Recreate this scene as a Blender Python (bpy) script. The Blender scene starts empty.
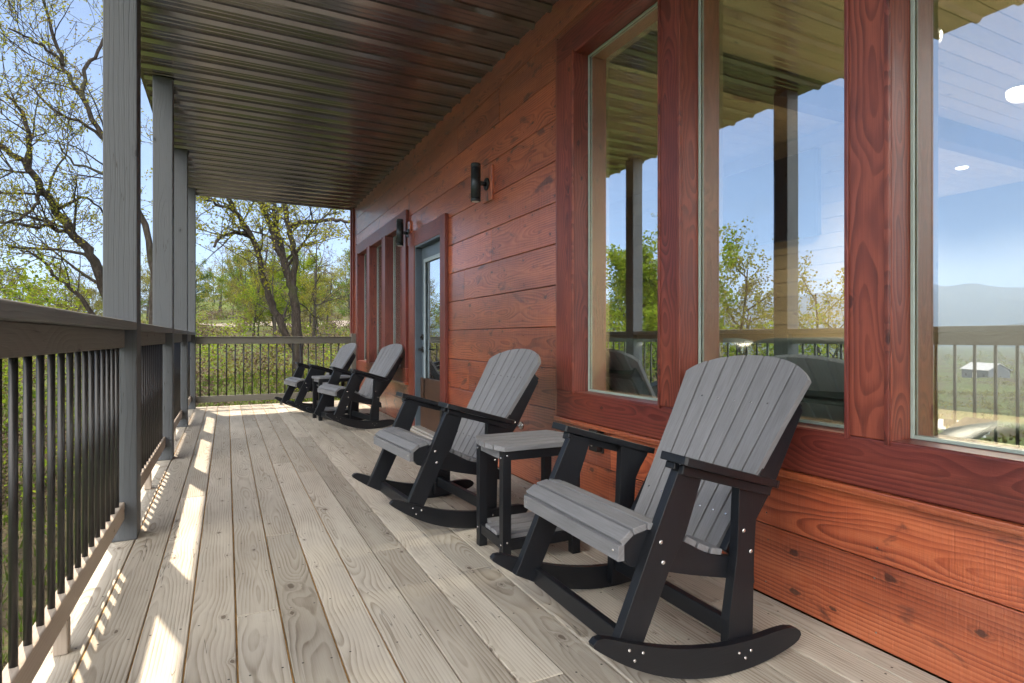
import bpy, math, random
from mathutils import Vector, Matrix
R = random.Random(7)
C = bpy.context.scene.collection
PI = math.pi
sc = bpy.context.scene

# ------------------------------------------------------------------ tags
def tag(o, label=None, cat=None, group=None, kind=None):
    if label: o['label'] = label
    if cat: o['category'] = cat
    if group: o['group'] = group
    if kind: o['kind'] = kind
    return o
def empty(name, loc=(0, 0, 0), rz=0):
    o = bpy.data.objects.new(name, None); C.objects.link(o)
    o.location = loc; o.rotation_euler = (0, 0, rz); o.empty_display_size = .1
    return o
def copy_tree(o, parent=None):
    c = o.copy(); C.objects.link(c); c.parent = parent
    for ch in [x for x in o.children]: copy_tree(ch, c)
    return c

# ------------------------------------------------------------------ mesh builder
class MB:
    def __init__(s): s.v=[]; s.f=[]; s.uv=[]; s.sd=[]; s.mi=[]; s.sm=[]
    def face(s, pts, uvs, seed, mi=0, smooth=False):
        n=len(s.v); s.v+= [tuple(p) for p in pts]; s.f.append(tuple(range(n,n+len(pts))))
        s.uv+= list(uvs); s.sd+= [seed]*len(pts); s.mi.append(mi); s.sm.append(smooth)
    def mesh(s, vs, fs, uvf, seed, mi=0, smooth=False):
        n=len(s.v); s.v+= [tuple(p) for p in vs]
        for f in fs:
            s.f.append(tuple(n+i for i in f)); s.mi.append(mi); s.sm.append(smooth)
            for i in f: s.uv.append(uvf(vs[i], f)); s.sd.append(seed)
    def box(s, x0,x1,y0,y1,z0,z1, grain='y', seed=None, mi=0, mat=None, origin=None):
        """axis aligned box; uv: u across, v along the grain, both in metres"""
        seed = seed or (R.random(),R.random(),R.random())
        vs=[(x,y,z) for x in (x0,x1) for y in (y0,y1) for z in (z0,z1)]
        fs=[(0,1,3,2),(4,6,7,5),(0,4,5,1),(2,3,7,6),(0,2,6,4),(1,5,7,3)]
        g='xyz'.index(grain); o=[i for i in range(3) if i!=g]
        c=origin or ((x0+x1)/2,(y0+y1)/2,(z0+z1)/2)
        def uvf(p,f): return ((p[o[0]]-c[o[0]])+(p[o[1]]-c[o[1]]), p[g]-c[g])
        pv=[Vector(p) for p in vs]
        n=len(s.v); s.v+= [tuple((mat@p) if mat else p) for p in pv]
        for f in fs:
            s.f.append(tuple(n+i for i in f)); s.mi.append(mi); s.sm.append(False)
            for i in f: s.uv.append(uvf(vs[i],f)); s.sd.append(seed)
    def prism(s, poly, o, ax, ay, az, t0, t1, grain=0, mi=0, seed=None, fn=None):
        """polygon (a,b) in the plane (ax,ay), pushed along az from t0 to t1"""
        seed = seed or (R.random(),R.random(),R.random())
        o=Vector(o);ax=Vector(ax);ay=Vector(ay);az=Vector(az)
        if ax.cross(ay).dot(az) < 0: poly=list(reversed(poly))
        n=len(s.v); k=len(poly)
        P=[]
        for t in (t0,t1):
            for a,b in poly:
                q=o+ax*a+ay*b+az*t
                if fn: q=fn(q)
                P.append(tuple(q))
        s.v+=P
        def uv(i,ex):
            a,b=poly[i%k]; t=(t0,t1)[i//k]
            return (b+ex*t,a) if grain==0 else (a+ex*t,b)
        s.f.append(tuple(n+i for i in reversed(range(k)))); s.uv+= [uv(i,0) for i in reversed(range(k))]
        s.f.append(tuple(n+k+i for i in range(k))); s.uv+= [uv(k+i,0) for i in range(k)]
        s.sd+= [seed]*2*k; s.mi+= [mi]*2; s.sm+= [False]*2
        for i in range(k):
            j=(i+1)%k; q=(i,j,k+j,k+i)
            s.f.append(tuple(n+x for x in q)); s.uv+= [uv(x,1) for x in q]; s.sd+= [seed]*4; s.mi.append(mi); s.sm.append(False)
    def tube(s, pts, rads, n=8, mi=0, seed=None, cap=True):
        seed = seed or (R.random(),R.random(),R.random())
        pts=[Vector(p) for p in pts]; base=len(s.v); L=0
        prev=None; ls=[]
        for i,p in enumerate(pts):
            d=(pts[min(i+1,len(pts)-1)]-pts[max(i-1,0)]).normalized()
            if prev is None:
                u=d.cross(Vector((0,0,1)) if abs(d.z)<.9 else Vector((1,0,0))).normalized()
            else: u=(prev-d*prev.dot(d)).normalized()
            prev=u; w=d.cross(u); r=rads[i]
            if i: L+=(p-pts[i-1]).length
            ls.append(L)
            for k in range(n):
                a=2*PI*k/n; q=p+(u*math.cos(a)+w*math.sin(a))*r; s.v.append(tuple(q))
        for i in range(len(pts)-1):
            for k in range(n):
                k2=(k+1)%n
                s.f.append((base+i*n+k,base+i*n+k2,base+(i+1)*n+k2,base+(i+1)*n+k))
                r=rads[i]
                s.uv+= [(k/n*6.28*r,ls[i]),((k+1)/n*6.28*r,ls[i]),((k+1)/n*6.28*r,ls[i+1]),(k/n*6.28*r,ls[i+1])]
                s.sd+= [seed]*4; s.mi.append(mi); s.sm.append(True)
        if cap:
            for e,(b,rev) in enumerate(((base,True),(base+(len(pts)-1)*n,False))):
                idx=[b+k for k in range(n)]
                if rev: idx.reverse()
                s.f.append(tuple(idx)); s.uv+= [(0,0)]*n; s.sd+= [seed]*n; s.mi.append(mi); s.sm.append(False)
    def cyl(s, p0, p1, r, n=12, mi=0): s.tube([p0,p1],[r,r],n,mi)
    def build(s, name, mats, parent=None, bevel=0, seg=2, shadow=True):
        me=bpy.data.meshes.new(name); me.from_pydata(s.v,[],s.f)
        uvl=me.uv_layers.new(name='UVMap')
        flat=[c for uv in s.uv for c in uv[:2]]
        uvl.data.foreach_set('uv',flat)
        ca=me.color_attributes.new('seed','FLOAT_COLOR','CORNER')
        ca.data.foreach_set('color',[c for q in s.sd for c in (q[0],q[1],q[2],1.0)])
        me.polygons.foreach_set('material_index',s.mi); me.polygons.foreach_set('use_smooth',s.sm)
        for m in (mats if isinstance(mats,(list,tuple)) else [mats]): me.materials.append(m)
        me.update()
        o=bpy.data.objects.new(name,me); C.objects.link(o)
        if parent is not None: o.parent=parent
        if bevel:
            b=o.modifiers.new('bevel','BEVEL'); b.width=bevel; b.segments=seg; b.limit_method='ANGLE'; b.angle_limit=math.radians(40)
            b.harden_normals=False
        return o

# ------------------------------------------------------------------ materials
def srgb(r,g,b):
    f=lambda c: (c/255/12.92) if c/255<=.04045 else ((c/255+.055)/1.055)**2.4
    return (f(r),f(g),f(b),1)
class NT:
    def __init__(s,name):
        m=bpy.data.materials.new(name); m.use_nodes=True; s.m=m; s.t=m.node_tree; s.t.nodes.clear()
        s.out=s.t.nodes.new('ShaderNodeOutputMaterial')
    def n(s,typ,**kw):
        x=s.t.nodes.new(typ)
        for k,v in kw.items(): setattr(x,k,v)
        return x
    def l(s,a,b): s.t.links.new(a,b)
    def put(s,sock,v):
        if hasattr(v,'is_linked') or hasattr(v,'links'): s.l(v,sock)
        else: sock.default_value=v
    def math(s,op,a,b=0.0,c=None,clamp=False):
        x=s.n('ShaderNodeMath',operation=op,use_clamp=clamp); s.put(x.inputs[0],a); s.put(x.inputs[1],b)
        if c is not None: s.put(x.inputs[2],c)
        return x.outputs[0]
    def comb(s,x,y,z):
        c=s.n('ShaderNodeCombineXYZ'); s.put(c.inputs[0],x); s.put(c.inputs[1],y); s.put(c.inputs[2],z); return c.outputs[0]
    def noise(s,vec,scale=1.0,detail=3.0,rough=.5,dist=0.0):
        x=s.n('ShaderNodeTexNoise'); s.l(vec,x.inputs['Vector']); x.inputs['Scale'].default_value=scale
        x.inputs['Detail'].default_value=detail; x.inputs['Roughness'].default_value=rough; x.inputs['Distortion'].default_value=dist
        return x.outputs['Fac']
    def ramp(s,fac,stops,interp='LINEAR'):
        x=s.n('ShaderNodeValToRGB'); s.l(fac,x.inputs[0]); cr=x.color_ramp; cr.interpolation=interp
        while len(cr.elements)<len(stops): cr.elements.new(.5)
        for e,(p,c) in zip(cr.elements,stops): e.position=p; e.color=c if len(c)==4 else (*c,1)
        return x.outputs[0]
    def mix(s,fac,a,b,blend='MIX'):
        x=s.n('ShaderNodeMix',data_type='RGBA',blend_type=blend); s.put(x.inputs[0],fac); s.put(x.inputs[6],a); s.put(x.inputs[7],b); return x.outputs[2]
    def maprange(s,v,a,b,c=0.0,d=1.0):
        x=s.n('ShaderNodeMapRange'); s.put(x.inputs[0],v); 
        for i,q in enumerate((a,b,c,d)): x.inputs[i+1].default_value=q
        return x.outputs[0]
    def bump(s,h,strength=.3,dist=.01):
        x=s.n('ShaderNodeBump'); s.l(h,x.inputs['Height']); x.inputs['Strength'].default_value=strength; x.inputs['Distance'].default_value=dist; return x.outputs[0]
    def bsdf(s,color,rough=.6,metal=0.0,spec=.5,normal=None,coat=0,emis=None,es=0):
        b=s.n('ShaderNodeBsdfPrincipled'); s.put(b.inputs['Base Color'],color); s.put(b.inputs['Roughness'],rough)
        b.inputs['Metallic'].default_value=metal; b.inputs['Specular IOR Level'].default_value=spec
        if normal is not None: s.l(normal,b.inputs['Normal'])
        if coat: b.inputs['Coat Weight'].default_value=coat; b.inputs['Coat Roughness'].default_value=.25
        if emis: b.inputs['Emission Color'].default_value=emis; b.inputs['Emission Strength'].default_value=es
        s.l(b.outputs[0],s.out.inputs[0]); return b
def uvs(t):
    u=t.n('ShaderNodeUVMap',uv_map='UVMap'); sp=t.n('ShaderNodeSeparateXYZ'); t.l(u.outputs[0],sp.inputs[0])
    a=t.n('ShaderNodeAttribute',attribute_name='seed'); sc_=t.n('ShaderNodeSeparateColor'); t.l(a.outputs['Color'],sc_.inputs[0])
    return sp.outputs[0],sp.outputs[1],sc_.outputs[0],sc_.outputs[1],sc_.outputs[2]

def wood(name, ramp, ring=.011, rough=.65, spec=.35, knots=.7, knotcol=(.05,.03,.02), contrast=1.0, var=.25, bump=.25,
         saw=0.0, stain=None, stain_amt=0.0, coat=0, hue=None, cracks=0, sawcol=0.0, vs=.55, ksz=1.0, sthr=(.58,.72)):
    """ramp: colours from the dark grain line to the light wood between"""
    t=NT(name); u,v,s1,s2,s3=uvs(t)
    S=t.math('MULTIPLY',s1,37.0); S2=t.math('MULTIPLY',s2,53.0)
    low=t.noise(t.comb(t.math('MULTIPLY',u,3.0),t.math('MULTIPLY',v,vs),S),1.0,2.0,.5)
    wob=t.noise(t.comb(t.math('MULTIPLY',u,9.0),t.math('MULTIPLY',v,2.2),S2),1.0,3.0,.55)
    wob2=t.noise(t.comb(t.math('MULTIPLY',u,38.0),t.math('MULTIPLY',v,26.0),S2),1.0,3.0,.6)
    vor=t.n('ShaderNodeTexVoronoi',voronoi_dimensions='2D'); t.l(t.comb(t.math('ADD',t.math('MULTIPLY',u,5.5),S),t.math('ADD',t.math('MULTIPLY',v,3.0),S2),0.0),vor.inputs['Vector'])
    vor.inputs['Scale'].default_value=1.0; vor.inputs['Randomness'].default_value=.9
    sepc=t.n('ShaderNodeSeparateColor'); t.l(vor.outputs['Color'],sepc.inputs[0])
    kd=t.math('ADD',vor.outputs['Distance'],t.math('MULTIPLY',t.math('SUBTRACT',wob2,.5),.13))
    kd=t.math('MULTIPLY',kd,t.math('ADD',.65,t.math('MULTIPLY',sepc.outputs[1],1.3)))
    isk=t.math('GREATER_THAN',sepc.outputs[0],knots)
    pull=t.math('MULTIPLY',isk,t.math('POWER',2.718,t.math('MULTIPLY',kd,-9.0)))
    U=t.math('ADD',u,t.math('ADD',t.math('MULTIPLY',t.math('SUBTRACT',wob,.5),.018),t.math('MULTIPLY',t.math('SUBTRACT',s3,.5),.13)))
    Z=t.math('ADD',t.math('MULTIPLY',t.math('SUBTRACT',low,.5),.34),t.math('MULTIPLY',t.math('SUBTRACT',s2,.5),.08))
    Z=t.math('ADD',Z,t.math('MULTIPLY',pull,.05))
    r=t.math('SQRT',t.math('ADD',t.math('MULTIPLY',U,U),t.math('MULTIPLY',Z,Z)))
    fr=t.math('FRACT',t.math('DIVIDE',r,ring))
    # latewood line: slow rise and sharp drop
    line=t.math('MULTIPLY',t.math('POWER',fr,2.2),t.math('SUBTRACT',1.0,t.math('POWER',fr,14.0)))
    amp=t.noise(t.comb(t.math('MULTIPLY',u,16.0),t.math('MULTIPLY',v,2.5),S),1.0,3.0,.6)
    line=t.math('MULTIPLY',line,t.maprange(amp,.30,.66,.15,1.15))
    fib=t.noise(t.comb(t.math('MULTIPLY',u,420.0),t.math('MULTIPLY',v,7.0),S),1.0,2.0,.6)
    blot=t.noise(t.comb(t.math('MULTIPLY',u,6.0),t.math('MULTIPLY',v,1.6),S2),1.0,4.0,.6)
    fac=t.math('SUBTRACT',1.0,t.math('MULTIPLY',line,contrast))
    fac=t.math('ADD',t.math('MULTIPLY',fac,.72),t.math('MULTIPLY',fib,.28))
    fac=t.math('ADD',fac,t.math('MULTIPLY',t.math('SUBTRACT',blot,.5),.45),clamp=True)
    col=t.ramp(fac,ramp)
    if hue is not None:   # another tone in slow patches along the board
        pn=t.noise(t.comb(t.math('MULTIPLY',u,4.0),t.math('MULTIPLY',v,.9),t.math('ADD',S,11.0)),1.0,4.0,.6)
        pn=t.math('ADD',pn,t.math('MULTIPLY',t.math('SUBTRACT',s2,.5),.35))
        col=t.mix(t.maprange(pn,.42,.68,0,.85),col,hue,'MULTIPLY')
    if stain is not None:
        sn=t.noise(t.comb(t.math('MULTIPLY',u,9.0),t.math('MULTIPLY',v,3.4),t.math('ADD',S2,5.0)),1.0,5.0,.62,.6)
        col=t.mix(t.maprange(sn,sthr[0],sthr[1],0,stain_amt),col,stain)
    if sawcol:
        sv=t.noise(t.comb(t.math('MULTIPLY',u,2.0),t.math('MULTIPLY',v,230.0),S),1.0,1.0,.5)
        bandm=t.noise(t.comb(t.math('MULTIPLY',u,14.0),t.math('MULTIPLY',v,.25),S2),1.0,2.0,.5)
        col=t.mix(t.math('MULTIPLY',t.maprange(sv,.45,.7),t.maprange(bandm,.5,.7,.15*sawcol,sawcol)),col,(.35,.3,.3,1),'MULTIPLY')
    kcore=t.math('MULTIPLY',isk,t.maprange(kd,.050*ksz,.078*ksz,1,0))
    ringk=t.math('MULTIPLY',isk,t.maprange(t.math('ABSOLUTE',t.math('SUBTRACT',kd,.115*ksz)),0,.03,.3,0))
    col=t.mix(t.math('MULTIPLY',t.math('MAXIMUM',kcore,ringk),.8),col,(*knotcol,1))
    bright=t.math('ADD',1.0-var/2,t.math('MULTIPLY',s3,var))
    col=t.mix(1.0,col,t.comb(bright,bright,bright),'MULTIPLY')
    h=t.math('ADD',t.math('MULTIPLY',fib,.5),t.math('MULTIPLY',line,-.5))
    if saw:
        sw=t.noise(t.comb(t.math('MULTIPLY',u,6.0),t.math('MULTIPLY',v,260.0),S),1.0,1.0,.5)
        h=t.math('ADD',h,t.math('MULTIPLY',sw,saw))
    if cracks:
        cn=t.noise(t.comb(t.math('MULTIPLY',u,28.0),t.math('MULTIPLY',v,.8),S2),1.0,2.0,.5)
        cr=t.maprange(t.math('ABSOLUTE',t.math('SUBTRACT',cn,.5)),0,.006,1,0)
        cm=t.maprange(t.noise(t.comb(u,t.math('MULTIPLY',v,1.3),S),1.0,1.0,.5),.52,.58)
        cr=t.math('MULTIPLY',cr,cm)
        col=t.mix(t.math('MULTIPLY',cr,cracks),col,(.02,.018,.015,1))
    rg=t.math('ADD',rough-.08,t.math('MULTIPLY',blot,.18))
    t.bsdf(col,rg,0,spec,t.bump(h,bump,.003),coat)
    return t.m

def plain(name,color,rough=.5,metal=0.0,spec=.5,noise=.0,scale=40,bump=0.0,streak=None,coat=0):
    t=NT(name); g=t.n('ShaderNodeTexCoord'); v=g.outputs['Object']
    if streak: 
        mp=t.n('ShaderNodeMapping'); t.l(v,mp.inputs[0]); mp.inputs['Scale'].default_value=streak; v=mp.outputs[0]
    n=t.noise(v,scale,4.0,.6)
    a=tuple(c*(1-noise) for c in color[:3])+(1,); b=tuple(min(1,c*(1+noise)) for c in color[:3])+(1,)
    col=t.mix(t.maprange(n,.3,.7),a,b)
    t.bsdf(col,t.math('ADD',rough-.06,t.math('MULTIPLY',n,.12)),metal,spec,t.bump(n,bump,.002) if bump else None,coat)
    return t.m

def lumber(name,color,rough,streakamt,bumpamt,spec=.4):
    """moulded plastic boards with an embossed wood grain along v"""
    t=NT(name); u,v,s1,s2,s3=uvs(t)
    n=t.noise(t.comb(t.math('MULTIPLY',u,190.0),t.math('MULTIPLY',v,9.0),t.math('MULTIPLY',s1,40.0)),1.0,4.0,.65)
    n2=t.noise(t.comb(t.math('MULTIPLY',u,30.0),t.math('MULTIPLY',v,5.0),t.math('MULTIPLY',s2,40.0)),1.0,3.0,.6)
    g=t.n('ShaderNodeTexCoord'); sp=t.noise(g.outputs['Object'],650.0,2.0,.6)
    f=t.math('ADD',t.math('MULTIPLY',n,.55),t.math('ADD',t.math('MULTIPLY',n2,.3),t.math('MULTIPLY',sp,.15)))
    f=t.math('ADD',f,t.math('MULTIPLY',t.math('SUBTRACT',s3,.5),.10))
    a=tuple(c*(1-streakamt) for c in color[:3])+(1,); b=tuple(c*(1+streakamt) for c in color[:3])+(1,)
    col=t.mix(t.maprange(f,.32,.68),a,b)
    t.bsdf(col,t.math('ADD',rough-.05,t.math('MULTIPLY',n,.12)),0,spec,t.bump(t.math('ADD',n,t.math('MULTIPLY',sp,.5)),bumpamt,.0015))
    return t.m

M={}
M['deck']=wood('deck_wood',[(0,(.10,.074,.052)),(.3,(.255,.215,.170)),(.62,(.42,.38,.322)),(1,(.56,.525,.462))],ring=.0125,rough=.75,spec=.25,knots=.58,knotcol=(.11,.08,.06),contrast=.95,var=.30,bump=.4,cracks=.75,hue=(.80,.785,.77,1),vs=.85,ksz=.72,stain=(.20,.165,.13,1),stain_amt=.45,sthr=(.60,.78))
M['gap']=plain('gap_wood',(.60,.34,.12,1),.8,noise=.3,scale=20)
M['siding']=wood('stained_siding',[(0,(.038,.009,.007)),(.3,(.13,.026,.012)),(.55,(.26,.050,.019)),(.78,(.38,.088,.033)),(1,(.54,.17,.07))],ring=.015,rough=.36,spec=.6,knots=.5,knotcol=(.022,.008,.007),contrast=.85,var=.55,bump=.7,saw=.8,stain=(.040,.012,.013,1),stain_amt=.75,hue=(.55,.52,.70,1),sawcol=.7,coat=1.0,vs=.95,ksz=.9,sthr=(.585,.67))
M['trim']=wood('stained_trim',[(0,(.036,.009,.007)),(.4,(.095,.021,.014)),(.75,(.165,.036,.022)),(1,(.28,.070,.040))],ring=.016,rough=.38,spec=.5,knots=.84,knotcol=(.03,.008,.008),contrast=.85,var=.3,bump=.25,saw=.4,hue=(.72,.62,.88,1),stain=(.035,.009,.010,1),stain_amt=.35,vs=1.5)
M['post']=wood('painted_post',[(0,(.050,.056,.064)),(.5,(.069,.077,.087)),(1,(.090,.099,.110))],ring=.02,rough=.6,spec=.35,knots=.70,knotcol=(.02,.022,.026),contrast=.3,var=.12,bump=.6,cracks=1.0,vs=1.0,ksz=.7)
M['rail']=wood('rail_wood',[(0,(.055,.052,.045)),(.4,(.10,.098,.086)),(1,(.145,.142,.127))],ring=.016,rough=.7,spec=.3,knots=.7,knotcol=(.03,.025,.02),contrast=.5,var=.25,bump=.5,cracks=.6,vs=1.0)
M['rail_lit']=wood('sunlit_rail',[(0,(.18,.145,.115)),(.4,(.29,.24,.20)),(1,(.38,.33,.28))],ring=.012,rough=.7,spec=.3,knots=.7,knotcol=(.10,.07,.05),contrast=.6,var=.2,bump=.5,cracks=.5)  # paler copy of the rail wood: sunlight on the lower rails in its colour
M['cap']=wood('cap_wood',[(0,(.075,.082,.085)),(.4,(.12,.13,.135)),(1,(.165,.175,.18))],ring=.012,rough=.7,spec=.3,knots=.8,knotcol=(.06,.05,.05),contrast=.6,var=.2,bump=.5,cracks=.4)
M['pine']=wood('pine_boards',[(0,(.24,.17,.085)),(.4,(.42,.32,.18)),(1,(.56,.45,.28))],ring=.014,rough=.45,spec=.4,knots=.6,knotcol=(.10,.045,.015),contrast=.6,var=.3,bump=.15)
M['black']=plain('black_metal',(.012,.012,.013,1),.38,noise=.2,scale=60,bump=.05)
M['plastic_black']=lumber('black_lumber',(.0065,.008,.0115,1),.42,.3,.3,.42)
M['plastic_grey']=lumber('grey_lumber',(.185,.190,.205,1),.55,.24,.4,.4)
M['steel']=plain('steel_bolt',(.62,.62,.62,1),.25,.9,noise=.1)
M['steel_dark']=plain('screw_metal',(.06,.05,.045,1),.5,.5,noise=.1)
M['door']=plain('door_paint',(.085,.115,.145,1),.4,noise=.08,scale=8,bump=.05)
M['doorlight']=plain('glazing_bead',(.33,.40,.44,1),.4,noise=.06,scale=8)
M['vinyl']=plain('glazing_strip',(.30,.37,.34,1),.35,noise=.1,scale=20)
M['threshold']=plain('threshold_metal',(.55,.53,.50,1),.35,.3,noise=.1)
M['sconce']=plain('sconce_metal',(.022,.03,.036,1),.35,.4,noise=.1)
M['leather']=plain('teal_leather',(.05,.085,.085,1),.42,noise=.35,scale=5,bump=.4)
M['wall_in']=plain('inner_plaster',(.10,.11,.12,1),.8,noise=.05)
M['floor_in']=plain('inner_floor',(.24,.20,.15,1),.5,noise=.15,scale=4)
M['tv']=plain('dark_stone',(.02,.022,.024,1),.45,noise=.6,scale=9,bump=.5)
M['beam']=plain('dark_beam',(.07,.035,.02,1),.55,noise=.3,scale=6)
M['white']=plain('white_paint',(.75,.75,.73,1),.5,noise=.03)
def mk_metal():
    t=NT('soffit_metal'); g=t.n('ShaderNodeTexCoord')
    sp=t.n('ShaderNodeSeparateXYZ'); t.l(g.outputs['Object'],sp.inputs[0])
    st=t.noise(t.comb(t.math('MULTIPLY',sp.outputs[0],1.2),t.math('MULTIPLY',sp.outputs[1],45.0),sp.outputs[2]),1.0,3.0,.6)
    n=t.noise(g.outputs['Object'],7.0,3.0,.6)
    col=t.ramp(n,[(.3,(.020,.0145,.013)),(.7,(.034,.024,.021))])
    rg=t.math('ADD',.12,t.math('MULTIPLY',st,.10))
    b=t.bsdf(col,rg,0,.5,t.bump(st,.22,.0015)); b.inputs['IOR'].default_value=2.7
    return t.m
M['metal']=mk_metal()
def mk_glass(name,fac=.42,tint=(.76,.79,.79,1)):
    t=NT(name); lw=t.n('ShaderNodeLayerWeight'); lw.inputs[0].default_value=.35
    fc=t.math('ADD',fac,t.math('MULTIPLY',lw.outputs['Facing'],.45),clamp=True)
    gl=t.n('ShaderNodeBsdfGlossy'); gl.inputs['Roughness'].default_value=.0; gl.inputs['Color'].default_value=(.90,.96,1,1)
    g=t.n('ShaderNodeTexCoord'); nz=t.noise(g.outputs['Object'],1.6,1.0,.4); t.l(t.bump(nz,.02,.02),gl.inputs['Normal'])
    tr=t.n('ShaderNodeBsdfTransparent'); tr.inputs['Color'].default_value=tint
    m=t.n('ShaderNodeMixShader'); t.l(fc,m.inputs[0]); t.l(tr.outputs[0],m.inputs[1]); t.l(gl.outputs[0],m.inputs[2]); t.l(m.outputs[0],t.out.inputs[0])
    return t.m
M['glass']=mk_glass('window_glass')
def mk_lamp():
    t=NT('lamp_lens'); t.bsdf((.8,.8,.75,1),.4,emis=(1,.86,.66,1),es=9); return t.m
M['lens']=mk_lamp()
def mk_leaf(name,cols,trans=.35):
    t=NT(name); a=t.n('ShaderNodeAttribute',attribute_name='seed'); s_=t.n('ShaderNodeSeparateColor'); t.l(a.outputs['Color'],s_.inputs[0])
    ob=t.n('ShaderNodeObjectInfo')
    f=t.math('ADD',t.math('MULTIPLY',s_.outputs[0],.75),t.math('MULTIPLY',ob.outputs['Random'],.25))
    n=len(cols); col=t.ramp(f,[(i/(n-1),c) for i,c in enumerate(cols)])
    d=t.n('ShaderNodeBsdfDiffuse'); t.l(col,d.inputs[0])
    tr=t.n('ShaderNodeBsdfTranslucent'); t.l(col,tr.inputs[0])
    m=t.n('ShaderNodeMixShader'); m.inputs[0].default_value=trans; t.l(d.outputs[0],m.inputs[1]); t.l(tr.outputs[0],m.inputs[2]); t.l(m.outputs[0],t.out.inputs[0])
    return t.m
M['leaf_yellow']=mk_leaf('spring_leaf',[(.16,.11,.03),(.20,.20,.03),(.26,.28,.035),(.14,.17,.03)],.5)
M['leaf_lime']=mk_leaf('lime_leaf',[(.08,.13,.014),(.15,.23,.02),(.24,.30,.03),(.12,.19,.02)],.5)
M['leaf_green']=mk_leaf('green_leaf',[(.05,.09,.02),(.09,.15,.028),(.14,.20,.04),(.08,.13,.025)],.5)
M['leaf_olive']=mk_leaf('olive_leaf',[(.09,.08,.03),(.13,.13,.035),(.19,.18,.045),(.09,.09,.03)],.45)
M['twig']=mk_leaf('dry_brush',[(.055,.04,.03),(.10,.075,.055),(.14,.11,.085),(.07,.05,.035)],.1)
M['grassblade']=mk_leaf('grass_blades',[(.04,.075,.012),(.07,.12,.018),(.11,.15,.03),(.06,.09,.02)],.4)
def mk_bark():
    t=NT('bark'); g=t.n('ShaderNodeTexCoord'); mp=t.n('ShaderNodeMapping'); t.l(g.outputs['Object'],mp.inputs[0]); mp.inputs['Scale'].default_value=(1,1,.3)
    n=t.noise(mp.outputs[0],22.0,5.0,.7); n2=t.noise(g.outputs['Object'],1.8,3.0,.6)
    col=t.ramp(n,[(.25,(.012,.010,.008)),(.5,(.038,.031,.026)),(.75,(.09,.08,.07))])
    col=t.mix(t.maprange(n2,.5,.7,0,.6),col,(.055,.065,.03,1))
    t.bsdf(col,.9,0,.2,t.bump(n,.8,.03)); return t.m
M['bark']=mk_bark()
def mk_ground():
    t=NT('ground_cover'); g=t.n('ShaderNodeTexCoord'); p=g.outputs['Object']
    a=t.noise(p,.045,4.0,.6); b=t.noise(p,.9,5.0,.65); c=t.noise(p,9.0,3.0,.6)
    f=t.math('ADD',t.math('MULTIPLY',a,.5),t.math('ADD',t.math('MULTIPLY',b,.35),t.math('MULTIPLY',c,.25)))
    col=t.ramp(f,[(.40,(.045,.036,.024)),(.50,(.075,.062,.038)),(.57,(.06,.085,.022)),(.72,(.11,.13,.035))])
    t.bsdf(col,.95,0,.1,t.bump(c,.8,.08)); return t.m
M['ground']=mk_ground()
def mk_mount():
    t=NT('wooded_mountain'); g=t.n('ShaderNodeTexCoord'); p=g.outputs['Object']
    a=t.noise(p,.006,5.0,.65)
    col=t.ramp(a,[(.35,(.016,.024,.018)),(.6,(.03,.042,.028)),(.75,(.05,.055,.04))]); t.bsdf(col,1,0,.05,t.bump(t.noise(p,.03,4.0,.7),1,12.0)); return t.m
M['mount']=mk_mount()
M['gravel']=plain('road_gravel',(.17,.15,.125,1),.9,noise=.2,scale=3)
M['tin']=plain('pale_tin_roof',(.42,.44,.46,1),.6,.0,noise=.08,scale=2)
M['shedwall']=plain('shed_wall',(.10,.12,.15,1),.7,noise=.1,scale=2)

# ------------------------------------------------------------------ measured constants (metres)
EYE=.989; YAW=math.atan(285/577.); FPX=577.
cy_,sy_=math.cos(YAW),math.sin(YAW)
def at(px,py,d):
    """point seen at a photograph position, d metres deep"""
    r=(px-512)/FPX*d
    return Vector((r*cy_+d*sy_, -r*sy_+d*cy_, EYE+(338-py)/FPX*d))
XW=1.857; XT=1.82; XG=1.93; ZS=3.10; XE=-.60; YF=9.67
XP0,XP1=-.535,-.395          # posts
PITCH=.1442

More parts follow.
